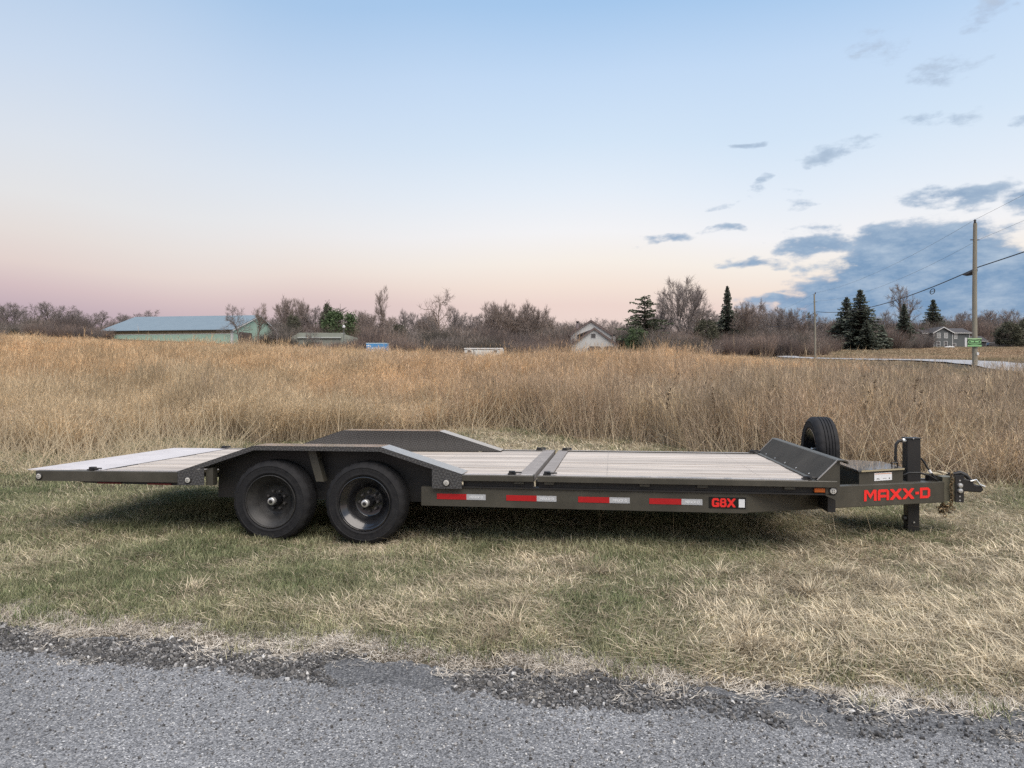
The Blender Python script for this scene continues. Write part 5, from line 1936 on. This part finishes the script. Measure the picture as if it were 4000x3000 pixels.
plant_trees()


# ------------------------------------------------------------------ scatter helper (geometry nodes on a point mesh)
def scatter(name, protos, P, rot, scl, idx, tint, label=None, cat=None):
    me = bpy.data.meshes.new(name)
    n = len(P)
    me.vertices.add(n)
    me.vertices.foreach_set('co', np.asarray(P, 'f').ravel())
    for nm, typ, dat in (('rot', 'FLOAT_VECTOR', rot), ('scl', 'FLOAT_VECTOR', scl), ('idx', 'INT', idx), ('tint', 'FLOAT', tint)):
        a = me.attributes.new(nm, typ, 'POINT')
        if typ == 'FLOAT_VECTOR':
            a.data.foreach_set('vector', np.asarray(dat, 'f').ravel())
        else:
            a.data.foreach_set('value', np.asarray(dat, 'i' if typ == 'INT' else 'f'))
    o = bpy.data.objects.new(name, me)
    COL.objects.link(o)
    o['kind'] = 'stuff'
    if label:
        o['label'] = label
        o['category'] = cat
    pc = bpy.data.collections.new(name + '_pieces')
    for i, pm in enumerate(protos):
        po = bpy.data.objects.new('%s_piece_%02d' % (name, i), pm)
        pc.objects.link(po)
    ng = bpy.data.node_groups.new(name + '_nodes', 'GeometryNodeTree')
    ng.interface.new_socket('Geometry', in_out='INPUT', socket_type='NodeSocketGeometry')
    ng.interface.new_socket('Geometry', in_out='OUTPUT', socket_type='NodeSocketGeometry')
    N, L = ng.nodes.new, ng.links.new
    gi, go = N('NodeGroupInput'), N('NodeGroupOutput')
    ci = N('GeometryNodeCollectionInfo')
    ci.inputs['Collection'].default_value = pc
    ci.inputs['Separate Children'].default_value = True
    ci.inputs['Reset Children'].default_value = True
    iop = N('GeometryNodeInstanceOnPoints')
    L(gi.outputs[0], iop.inputs['Points'])
    L(ci.outputs[0], iop.inputs['Instance'])
    iop.inputs['Pick Instance'].default_value = True

    def attr(nm, typ):
        a = N('GeometryNodeInputNamedAttribute')
        a.data_type = typ
        a.inputs['Name'].default_value = nm
        return a.outputs['Attribute']
    L(attr('idx', 'INT'), iop.inputs['Instance Index'])
    L(attr('rot', 'FLOAT_VECTOR'), iop.inputs['Rotation'])
    L(attr('scl', 'FLOAT_VECTOR'), iop.inputs['Scale'])
    L(iop.outputs[0], go.inputs[0])
    md = o.modifiers.new('scatter', 'NODES')
    md.node_group = ng
    return o


def fnoise(x, y, seed=0, oct=3, s=1.0):
    """cheap smooth noise from sums of sines"""
    r = np.random.default_rng(seed)
    out = np.zeros_like(x, float)
    amp, tot = 1.0, 0.0
    for o in range(oct):
        for k in range(4):
            a = r.uniform(0, 6.28)
            f = s * (2 ** o) * r.uniform(0.7, 1.3)
            out += amp * np.sin((x * math.cos(a) + y * math.sin(a)) * f + r.uniform(0, 6.28))
        tot += amp * 2
        amp *= 0.6
    return np.clip(out / tot * 0.95 + 0.5, 0, 1)


def in_view(x, y, m=1.18, add=1.0):
    return np.abs(x) < y * 0.7195 * m + add


# ------------------------------------------------------------------ thicket under the trees
def thicket():
    protos = []
    TC = [((0.125, 0.105, 0.097), (0.21, 0.175, 0.16)), ((0.19, 0.145, 0.125), (0.30, 0.225, 0.18)), ((0.22, 0.19, 0.17), (0.34, 0.28, 0.24)), ((0.085, 0.08, 0.066), (0.15, 0.13, 0.11))]
    for sd in range(4):
        rg = random.Random(100 + sd)
        nst = (330, 300, 240, 380)[sd]
        rb = RB()
        for k in range(nst):
            yaw = rg.uniform(0, 6.28)
            r0 = rg.uniform(0, 1.1)
            p = Vector((math.cos(yaw) * r0, math.sin(yaw) * r0, 0))
            d = Vector((math.cos(yaw) * rg.uniform(.1, .75), math.sin(yaw) * rg.uniform(.1, .75), 1)).normalized()
            ln = rg.uniform(1.5, 4.4)
            q = p + d * ln * .55
            d2 = (d + Vector((rg.gauss(0, .28), rg.gauss(0, .28), .1))).normalized()
            e = q + d2 * ln * .45
            sd_ = Vector((rg.gauss(0, 1), rg.gauss(0, 1), 0)).normalized()
            rb.ribbon([p, q, e], [0.020, 0.014, 0], sd_, 0, 1, rg.random())
            for j in range(3):
                u = rg.uniform(.3, 1)
                c = p.lerp(q, u) if rg.random() < .5 else q.lerp(e, u)
                d3 = (d + Vector((rg.gauss(0, .6), rg.gauss(0, .6), rg.gauss(0, .3)))).normalized()
                rb.ribbon([c, c + d3 * rg.uniform(.5, 1.1)], [0.013, 0], sd_, 0.5, 1, rg.random())
        protos.append(rb.mesh('thicket_piece', plant_mat('thicket_twigs_%d' % sd, *TC[sd], transl=0.2, rnd=0.45)))
    rg = np.random.default_rng(5)
    P, S, T = [], [], []

    def band(dx0, dx1, Z0, Z1, top0, top1, n, tn=0.35):
        for i in range(n):
            t = rg.random()
            dx = dx0 + (dx1 - dx0) * t
            Z = rg.uniform(Z0, Z1)
            if 1212 < dx < 1352 and Z < 195:
                continue
            X, zt = pix(dx, (top0 + (top1 - top0) * t) + rg.normal(0, 4) + 9 * math.sin(dx * 0.05) * math.sin(dx * 0.021 + 1), Z)
            zg = tz(X, Z)
            h = np.clip((zt - zg) / 4.2, 0.35, 2.6)
            P.append((X, Z, zg - 0.2))
            S.append((h * rg.uniform(.9, 1.3), h * rg.uniform(.9, 1.3), h))
            T.append(np.clip(rg.normal(tn, .2) + 0.35 * math.sin(dx * 0.043 + Z * .1), 0, 1))
    band(-80, 230, 168, 215, 680, 694, 110, 0.3)
    band(-80, 235, 150, 166, 692, 702, 60, 0.3)
    band(230, 480, 215, 240, 692, 694, 40, 0.2)
    band(585, 800, 176, 215, 698, 698, 80, 0.4)
    band(545, 640, 152, 158, 722, 722, 22, 0.5)
    band(640, 790, 140, 160, 735, 732, 36, 0.5)
    band(790, 1240, 150, 200, 706, 708, 190, 0.45)
    band(800, 1230, 132, 148, 728, 732, 90, 0.5)
    band(1230, 1420, 200, 240, 700, 700, 60, 0.3)
    band(1390, 1800, 135, 190, 712, 712, 170, 0.3)
    band(1400, 1780, 122, 140, 725, 725, 70, 0.4)
    band(1780, 2000, 165, 200, 708, 712, 80, 0.25)
    band(1600, 1830, 195, 225, 690, 692, 60, 0.4)
    band(1780, 2000, 205, 235, 690, 690, 60, 0.4)
    band(1960, 2330, 215, 260, 696, 692, 130, 0.45)
    band(2130, 2330, 205, 215, 725, 725, 26, 0.3)
    n = len(P)
    rot = np.zeros((n, 3))
    rot[:, 2] = rg.uniform(0, 6.28, n)
    scatter('thicket', protos, P, rot, S, np.array([int((0.5 + 0.5 * math.sin(p[0] * 0.19 + p[1] * .07)) * 2.2 + rg.random() * 1.8) % 4 for p in P]), T, 'brown leafless thicket massed under the distant trees', 'thicket')


thicket()


# ------------------------------------------------------------------ tall dry field grass
def grass_proto(seed, n, hgt, spread, w, lean, bend, mat_, plume=0.0, foot=0.25, stalkbr=0, wind=(0.25, 0.0)):
    rg = random.Random(seed)
    rb = RB()
    for k in range(n):
        yaw = rg.uniform(0, 6.28)
        r0 = foot * math.sqrt(rg.random())
        a2 = rg.uniform(0, 6.28)
        p = Vector((math.cos(a2) * r0, math.sin(a2) * r0, -0.02))
        L_ = hgt * rg.uniform(0.55, 1.12)
        th = abs(rg.gauss(lean, lean * 0.6))
        d = Vector((math.cos(yaw) * math.sin(th) + wind[0] * 0.35, math.sin(yaw) * math.sin(th) + wind[1] * 0.35, math.cos(th))).normalized()
        sd = Vector((rg.gauss(0, 1), rg.gauss(0, 0.5), rg.gauss(0, .15)))
        sd = (sd - d * sd.dot(d)).normalized()
        pts = [p]
        ws = [w]
        m = 4
        dd = d.copy()
        bx, by = rg.gauss(0, bend) + wind[0] * bend, rg.gauss(0, bend) + wind[1] * bend
        for i in range(m):
            pts.append(pts[-1] + dd * L_ / m)
            ws.append(w * (1 - 0.2 * (i + 1)) if i < m - 1 else 0)
            dd = (dd + Vector((bx, by, -abs(bend) * 0.5)) * 0.6).normalized()
        br = rg.random()
        rb.ribbon(pts, ws, sd, 0, 1, br)
        if rg.random() < plume:
            for j in range(7):
                u = rg.uniform(0.45, 1.0)
                i = min(int(u * m), m - 1)
                q = pts[i].lerp(pts[i + 1], u * m - i)
                d3 = (dd + Vector((rg.gauss(0, .35), rg.gauss(0, .35), rg.gauss(0, .2)))).normalized()
                rb.ribbon([q, q + d3 * rg.uniform(.06, .16) * hgt], [w * 1.1, 0], sd, 0.85, 1, rg.random())
        for j in range(stalkbr):
            u = rg.uniform(0.35, 0.95)
            i = min(int(u * m), m - 1)
            q = pts[i].lerp(pts[i + 1], u * m - i)
            d3 = (Vector((rg.gauss(0, .6), rg.gauss(0, .6), .8))).normalized()
            rb.ribbon([q, q + d3 * rg.uniform(.08, .22) * hgt], [w * 0.8, 0], sd, 0.7, 1, rg.random())
    return rb.mesh('grass_clump_%d' % seed, mat_)


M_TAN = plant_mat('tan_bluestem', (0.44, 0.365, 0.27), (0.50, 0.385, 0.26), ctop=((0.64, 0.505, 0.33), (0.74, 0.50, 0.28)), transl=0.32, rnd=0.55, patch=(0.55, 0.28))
M_STALK = plant_mat('grey_forb_stalks', (0.39, 0.325, 0.25), (0.49, 0.38, 0.265), ctop=((0.39, 0.305, 0.22), (0.52, 0.375, 0.245)), transl=0.15, rnd=0.6, patch=(0.7, 0.25))
M_PALE = plant_mat('pale_straw', (0.55, 0.47, 0.34), (0.60, 0.50, 0.35), transl=0.25, rnd=0.30)
M_SEED = plant_mat('dark_seed_heads', (0.10, 0.075, 0.055), (0.13, 0.095, 0.065), transl=0.05, rnd=0.4)


def field_edge(x):
    """where the tall grass starts behind the trailer"""
    return np.interp(x, [-40, -9, -5, 0, 3.0, 5.5, 8.5, 12, 40], [14.6, 15.2, 17.2, 18.6, 16.2, 12.4, 10.4, 9.8, 9.8])


def tall_grass():
    rg = np.random.default_rng(21)
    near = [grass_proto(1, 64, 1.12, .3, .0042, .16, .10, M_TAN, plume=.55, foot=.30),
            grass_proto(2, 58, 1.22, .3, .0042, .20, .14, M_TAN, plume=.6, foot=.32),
            grass_proto(3, 46, 1.05, .3, .0040, .14, .08, M_STALK, stalkbr=5, foot=.34),
            grass_proto(4, 40, 1.18, .3, .0045, .13, .06, M_STALK, stalkbr=7, foot=.36),
            grass_proto(5, 22, 0.95, .3, .0050, .42, .16, M_PALE, foot=.35),
            grass_proto(6, 12, 1.10, .3, .0055, .62, .06, M_PALE, foot=.35)]
    P, S, I, T, ROT = [], [], [], [], []

    def place(n, y0, y1, pick, zs, wide):
        y = np.sqrt(rg.uniform(y0 ** 2, y1 ** 2, n))
        x = rg.uniform(-1, 1, n) * (y * 0.7195 * 1.22 + 1.5)
        fe = field_edge(x) + 0.9 * (fnoise(x, y, 3, 3, 1.1) - 0.5) * 2
        ok = (y > fe) & (x < far_road_x(y) - np.interp(y, [0, 25, 40, 60, 90, 130], [3.5, 5, 11, 14, 12, 9]))
        x, y = x[ok], y[ok]
        k = len(x)
        z = terr(x, y)
        gr = fnoise(x, y, 11, 3, 0.16) + 0.22 * np.clip((x / y) * 2.4, -1, 1)      # more grey forbs to the right
        gr = gr + 0.35 * np.clip((24 - y) / 12, 0, 1)
        u = rg.random(k)
        idx = np.where(u < np.clip(1.25 - 1.15 * gr, 0.15, 0.95), rg.integers(0, 2, k), np.where(rg.random(k) < 0.78, rg.integers(2, 4, k), rg.integers(4, 6, k)))
        tint = np.clip(fnoise(x, y, 5, 3, 0.25) * 0.9 + np.clip((y - 25) / 60, 0, .45) - 0.1 + rg.normal(0, .1, k), 0, 1)
        hh = zs * (0.66 + 0.36 * fnoise(x, y, 8, 2, 0.35) + 0.34 * fnoise(x, y, 18, 2, 1.3)) * rg.uniform(.78, 1.18, k) * np.where(rg.random(k) < 0.06, 1.25, 1.0)
        hh = hh * np.clip(0.72 + (y - field_edge(x)) * 0.10, 0.6, 1.0)
        # lower, thinner growth towards the far road
        dr = far_road_x(y) - x
        hh = hh * np.where((x > 8) & (y > 24), np.clip(0.40 + (dr - 11) * 0.045, 0.4, 1), 1)
        P.append(np.stack([x, y, z], 1))
        S.append(np.stack([wide * np.ones(k), wide * np.ones(k), hh], 1))
        I.append(idx)
        T.append(tint)
        r = np.zeros((k, 3))
        r[:, 0] = rg.normal(0, .07, k)
        r[:, 1] = rg.normal(-.04, .10, k)
        r[:, 2] = rg.normal(0.0, 0.9, k)
        ROT.append(r)
    place(9000, 9, 22, None, 1.12, 1.0)
    place(9500, 22, 36, None, 1.04, 1.35)
    place(9000, 36, 62, None, 0.80, 2.0)
    place(8000, 62, 125, None, 0.70, 3.2)
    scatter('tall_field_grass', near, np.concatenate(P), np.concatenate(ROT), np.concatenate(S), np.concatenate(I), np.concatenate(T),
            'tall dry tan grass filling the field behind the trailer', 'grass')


tall_grass()


def loose_stalks():
    """single long stems: broken pale stalks along the field edge and dark seed-headed weeds"""
    rg = np.random.default_rng(33)
    pr = []
    for sd in range(5):
        r = random.Random(500 + sd)
        rb = RB()
        L_ = 1.25
        d = Vector((r.uniform(-.45, .45), r.uniform(-.3, .3), 1)).normalized()
        pts = [Vector((0, 0, 0))]
        for i in range(4):
            pts.append(pts[-1] + d * L_ / 4)
            d = (d + Vector((r.gauss(0, .12), r.gauss(0, .12), 0))).normalized()
        rb.ribbon(pts, [.005, .0045, .004, .003, .0015], Vector((1, 0, 0)), 0, 1, .6)
        rb.ribbon(pts, [.005, .0045, .004, .003, .0015], Vector((0, 1, 0)), 0, 1, .6)
        pr.append(rb.mesh('stalk_%d' % sd, M_PALE))
    for sd in range(3):                       # seed heads
        r = random.Random(600 + sd)
        rb = RB()
        pts = [Vector((0, 0, 0)), Vector((.01, 0, .4)), Vector((.0, 0.01, .85)), Vector((.03, 0, 1.25))]
        rb.ribbon(pts, [.006, .005, .004, .003], Vector((1, 0, 0)), 0, 1, .5)
        for k in range(5):
            c = Vector((r.gauss(0, .035), r.gauss(0, .035), 1.25 - k * 0.09))
            for j in range(14):
                q = c + Vector((r.gauss(0, .014), r.gauss(0, .014), r.gauss(0, .016)))
                a = Vector((r.gauss(0, 1), r.gauss(0, 1), r.gauss(0, 1))).normalized() * .022
                b = a.orthogonal().normalized() * .012
                rb.tri(q - b, q + b, q + a, 1, r.random())
        pr.append(rb.mesh('seedhead_%d' % sd, M_SEED))
    n = 3000
    x = rg.uniform(-14, 14, n)
    y = field_edge(x) + rg.normal(0.6, 1.2, n)
    idx = rg.integers(0, 5, n)
    rot = np.stack([rg.normal(0, .45, n), rg.normal(0, .45, n), rg.uniform(0, 6.28, n)], 1)
    sc = rg.uniform(.35, 1.15, n)
    # leaning litter just in front of the field at the left
    n2 = 1300
    x2 = rg.uniform(-10.5, -5.5, n2)
    y2 = rg.uniform(11.0, 15.5, n2)
    rot2 = np.stack([rg.normal(0, .6, n2), rg.normal(0, .6, n2), rg.uniform(0, 6.28, n2)], 1)
    n3 = 90
    x3 = rg.uniform(2.5, 16, n3)
    y3 = rg.uniform(13, 24, n3)
    # a few thin weeds under and in front of the trailer tongue
    n4 = 46
    x4 = rg.uniform(0.5, 6.0, n4)
    y4 = rg.uniform(6.6, 9.0, n4)
    rot4 = np.stack([rg.normal(0, .7, n4), rg.normal(0, .7, n4), rg.uniform(0, 6.28, n4)], 1)
    X = np.concatenate([x, x2, x3, x4])
    Y = np.concatenate([y, y2, y3, y4])
    P = np.stack([X, Y, terr(X, Y)], 1)
    ROT = np.concatenate([rot, rot2, np.stack([rg.normal(0, .12, n3), rg.normal(0, .12, n3), rg.uniform(0, 6.28, n3)], 1), rot4])
    s = np.concatenate([sc, rg.uniform(.3, .9, n2), rg.uniform(.95, 1.25, n3), rg.uniform(.2, .42, n4)])
    I = np.concatenate([idx, rg.integers(0, 5, n2), rg.integers(5, 8, n3), rg.integers(0, 5, n4)])
    T = rg.random(len(X))
    scatter('dry_stalks', pr, P, ROT, np.stack([s, s, s], 1), I, T, 'loose pale stalks and dark seed heads along the field edge', 'stalks')


loose_stalks()


# ------------------------------------------------------------------ verge turf
M_TURFG = plant_mat('winter_green_blades', (0.135, 0.16, 0.080), (0.36, 0.335, 0.215), transl=0.3, rnd=0.55, patch=(3.0, 0.25))
M_TURFD = plant_mat('dead_turf_blades', (0.25, 0.205, 0.145), (0.62, 0.54, 0.395), transl=0.25, rnd=0.55, patch=(3.5, 0.25))
M_TURFB = plant_mat('bleached_thatch', (0.48, 0.42, 0.34), (0.74, 0.68, 0.59), transl=0.2, rnd=0.35)


def turf_proto(seed, n, ln, foot, w, lean, m, sweep=(0, 0)):
    rg = random.Random(seed)
    rb = RB()
    for k in range(n):
        yaw = rg.uniform(0, 6.28)
        r0 = foot * math.sqrt(rg.random())
        a2 = rg.uniform(0, 6.28)
        p = Vector((math.cos(a2) * r0, math.sin(a2) * r0, -0.004))
        L_ = ln * rg.uniform(.5, 1.25)
        th = min(1.52, abs(rg.gauss(lean, .2)))
        hd = Vector((math.cos(yaw), math.sin(yaw), 0))
        if sweep != (0, 0):
            hd = (Vector((sweep[0], sweep[1], 0)).normalized() + hd * 0.62).normalized()
        d = Vector((hd.x * math.sin(th), hd.y * math.sin(th), math.cos(th)))
        sd = d.cross(Vector((0, 0, 1)))
        sd = sd.normalized() if sd.length > 1e-4 else Vector((1, 0, 0))
        sd = (sd + Vector((0, 0, rg.gauss(0, .4)))).normalized()
        q = p + d * L_ * .55
        d2 = (d + Vector((rg.gauss(0, .15), rg.gauss(0, .15), -rg.uniform(.05, .5)))).normalized()
        e = q + d2 * L_ * .45
        if e.z < 0.003:
            e.z = rg.uniform(.003, .015)
        rb.ribbon([p, q, e], [w, w * .85, 0], sd, 0, 1, rg.random())
    return rb.mesh('turf_%d' % seed, m)


def turf():
    rg = np.random.default_rng(77)
    pr = [turf_proto(1, 34, .055, .085, .0019, .55, M_TURFG), turf_proto(2, 34, .070, .09, .0019, .7, M_TURFG),
          turf_proto(3, 30, .085, .09, .0021, 1.2, M_TURFD), turf_proto(4, 34, .16, .11, .0024, 1.36, M_TURFD, (.9, -.1)),
          turf_proto(5, 30, .20, .12, .0027, 1.36, M_TURFD, (-1.0, -.15)), turf_proto(6, 40, .05, .09, .0016, 1.36, M_TURFB),
          turf_proto(7, 34, .07, .10, .0017, 1.38, M_TURFB, (.5, -.2))]
    X, Y, I, S, T, RZ = [], [], [], [], [], []

    def put(n, y0, y1, s0, ywt=1.0):
        y = np.sqrt(rg.uniform(y0 ** 2, y1 ** 2, n))
        x = rg.uniform(-1, 1, n) * (y * 0.7195 * 1.15 + 0.6)
        ge = grav_far(x) + wob(x, 1.3)
        ok = y > ge + rg.normal(0.0, .08, n) + 0.045
        x, y = x[ok], y[ok]
        ge = grav_far(x) + wob(x, 1.3)
        k = len(x)
        dist = y - ge
        # bleached strip along the gravel
        strip = np.clip(1 - dist / (0.30 + 0.40 * fnoise(x, y, 2, 3, 2.0)), 0, 1)
        dry = 0.41 + 0.16 * np.clip(x / 2.5, -1.4, 1.5) + 0.62 * (fnoise(x, y, 4, 4, 1.4) - 0.5) + 0.12 * np.clip((2.6 - dist) / 2.6, -1, 1)
        dry = dry + 0.35 * np.clip((y - 9.0) / 4, 0, 1)
        u = rg.random(k)
        idx = np.where(u < np.clip(strip * 1.5, 0, .95), rg.integers(5, 7, k),
                       np.where(u * 0.92 < np.clip(dry, 0.12, 0.80), np.where((rg.random(k) < np.clip(.22 + .26 * x / 2.5 + .10 * (2.6 - dist), .06, .58)), rg.integers(3, 5, k), 2), rg.integers(0, 2, k)))
        tint = np.clip(rg.normal(.54, .30, k) + 0.35 * (fnoise(x, y, 9, 3, 2.2) - .5) + 0.3 * (dry - .5), 0, 1)
        # short grass at the wheels and the jack foot
        ls = x * math.cos(TH) - y * math.sin(TH)
        lt = x * math.sin(TH) + y * math.cos(TH) - DIST
        clear = (((np.abs(ls + 3.31) < .42) | (np.abs(ls + 2.36) < .42)) & (lt > -.45) & (lt < .3)) | ((np.abs(ls - 3.05) < .22) & (lt > .5) & (lt < 1.5))
        idx = np.where(clear & (idx >= 3), rg.integers(0, 3, k), idx)
        X.append(x)
        Y.append(y)
        I.append(idx)
        S.append(s0 * rg.uniform(.7, 1.3, k) * np.where(clear, .6, 1))
        T.append(tint)
        base = np.where(idx >= 3, rg.normal(0, .55, k) + 0.6 * (fnoise(x, y, 14, 2, 1.2) - .5) * 4, rg.uniform(0, 6.28, k))
        RZ.append(base)
    pr.append(turf_proto(8, 90, .26, .05, .0026, .95, M_TURFD))
    pr.append(turf_proto(9, 70, .22, .06, .0028, 1.15, M_TURFD, (.5, -.3)))
    n = 430
    tx = rg.uniform(-3.6, 4.6, n)
    ty_ = grav_far(tx) + 0.35 + rg.beta(1.1, 1.6, n) * 3.0
    keep = rg.random(n) < np.clip(.22 + .16 * tx, .06, .8)
    lt_ = tx * math.sin(TH) + ty_ * math.cos(TH) - DIST
    keep &= lt_ < -.5
    tx, ty_ = tx[keep], ty_[keep]
    X.append(tx)
    Y.append(ty_)
    I.append(rg.integers(7, 9, len(tx)))
    S.append(rg.uniform(.35, .95, len(tx)))
    T.append(np.clip(rg.normal(.55, .25, len(tx)), 0, 1))
    RZ.append(rg.uniform(0, 6.28, len(tx)))
    bits = np.array([px_ground(*q) for q in ((3046, 2800), (3052, 2806), (3180, 2828), (3420, 2826), (3426, 2822), (3950, 2885), (3968, 2890), (2765, 2732), (2100, 2722), (350, 2590), (372, 2586), (260, 2600), (3300, 2790), (2420, 2748))])
    X.append(bits[:, 0])
    Y.append(bits[:, 1])
    I.append(rg.integers(5, 7, len(bits)))
    S.append(rg.uniform(.35, .7, len(bits)))
    T.append(rg.uniform(.5, 1, len(bits)))
    RZ.append(rg.uniform(0, 6.28, len(bits)))
    put(21000, 3.0, 6.0, 1.0)
    put(22000, 6.0, 10.0, 1.25)
    put(16000, 10.0, 20.0, 2.0)
    X, Y, I, S, T, RZ = map(np.concatenate, (X, Y, I, S, T, RZ))
    # taller tussocks keep clear of the wheels
    P = np.stack([X, Y, np.maximum(terr(X, Y), np.where(Y < grav_far(X), 0.016, -1))], 1)
    rot = np.zeros((len(X), 3))
    rot[:, 2] = RZ
    scatter('verge_grass', pr, P, rot, np.stack([S, S, S], 1), I, T, 'patchy green and straw-coloured verge grass around the trailer', 'grass')
    # far lawn beyond the road and mown edge before it
    n = 16000
    y = np.sqrt(rg.uniform(24 ** 2, 215 ** 2, n))
    x = y * rg.uniform(0.40, 0.90, n)
    rx = far_road_x(y)
    ok = ((x > rx + 3.2) | ((x < rx - 3.0) & (x > rx - 14) & (y < 100)))
    x, y = x[ok], y[ok]
    k = len(x)
    lp = [turf_proto(21, 30, .20, .30, .011, .5, plant_mat('far_lawn_blades', (0.26, 0.215, 0.13), (0.38, 0.275, 0.175), transl=.25, rnd=.35)),
          turf_proto(22, 30, .28, .35, .011, .6, plant_mat('far_lawn_straw', (0.33, 0.26, 0.17), (0.42, 0.30, 0.20), transl=.25, rnd=.35))]
    s = np.clip(y / 45, .9, 3.2)
    hh = np.where(x > rx[ok], np.clip(y / 90, .8, 1.6), 0.55) * rg.uniform(.8, 1.3, k)
    rot = np.zeros((k, 3))
    rot[:, 2] = rg.uniform(0, 6.28, k)
    scatter('roadside_grass', lp, np.stack([x, y, terr(x, y)], 1), rot, np.stack([s, s, hh], 1), rg.integers(0, 2, k), np.clip(fnoise(x, y, 6, 3, .12) + rg.normal(0, .15, k), 0, 1),
            'short brown grass along the far road and farmhouse yard', 'grass')


turf()


# ------------------------------------------------------------------ gravel
def gravel():
    rg = np.random.default_rng(9)
    pr = []
    shades = [(0.055, 0.053, 0.052), (0.10, 0.096, 0.092), (0.165, 0.158, 0.15), (0.27, 0.26, 0.25), (0.48, 0.47, 0.45)]
    for i, c in enumerate(shades):
        mb = MB()
        r = random.Random(40 + i)
        pts = []
        for a in range(6):
            for b in (-.55, .55):
                pts.append(Vector((math.cos(a * 1.047 + b) * r.uniform(.6, 1.1), math.sin(a * 1.047 + b) * r.uniform(.6, 1.1), b * r.uniform(.7, 1.2))))
        import bmesh
        bm = bmesh.new()
        for p in pts:
            bm.verts.new(p)
        bmesh.ops.convex_hull(bm, input=bm.verts)
        me = bpy.data.meshes.new('pebble_%d' % i)
        bm.to_mesh(me)
        bm.free()
        me.materials.append(mat('pebble_stone_%d' % i, c, 0.85, spec=0.3))
        pr.append(me)
    n = 30000
    x = rg.uniform(-4.6, 4.2, n)
    a, b = road_far(x), grav_far(x) + wob(x, 1.3)
    t = rg.beta(1.3, 1.2, n) * 1.18 - 0.10
    y = a + (b - a) * t
    keep = (fnoise(x, y, 31, 3, 3.0) > 0.10) & (rg.random(n) < np.where(x < 0.6, 1.0, np.clip(0.55 - 0.28 * (x - 0.6), .10, 1)))
    x, y = x[keep], y[keep]
    k = len(x)
    s = np.clip(rg.lognormal(-5.3, .5, k), .002, .017)
    P = np.stack([x, y, 0.008 + s * .3], 1)
    idx = rg.choice(5, k, p=[.34, .31, .20, .115, .035])
    # loose chips on the asphalt
    n2 = 7000
    x2 = rg.uniform(-3.6, 3.4, n2)
    y2 = road_far(x2) - rg.exponential(.55, n2)
    s2 = np.clip(rg.lognormal(-5.5, .35, n2), .002, .009)
    P2 = np.stack([x2, y2, 0.014 + s2 * .35], 1)
    idx2 = rg.choice(5, n2, p=[.20, .26, .26, .18, .10])
    P = np.concatenate([P, P2])
    s = np.concatenate([s, s2])
    idx = np.concatenate([idx, idx2])
    rot = rg.uniform(0, 6.28, (len(P), 3))
    scatter('gravel', pr, P, rot, np.stack([s, s, s * .75], 1), idx, rg.random(len(P)), 'dark loose gravel along the road edge', 'gravel')


gravel()
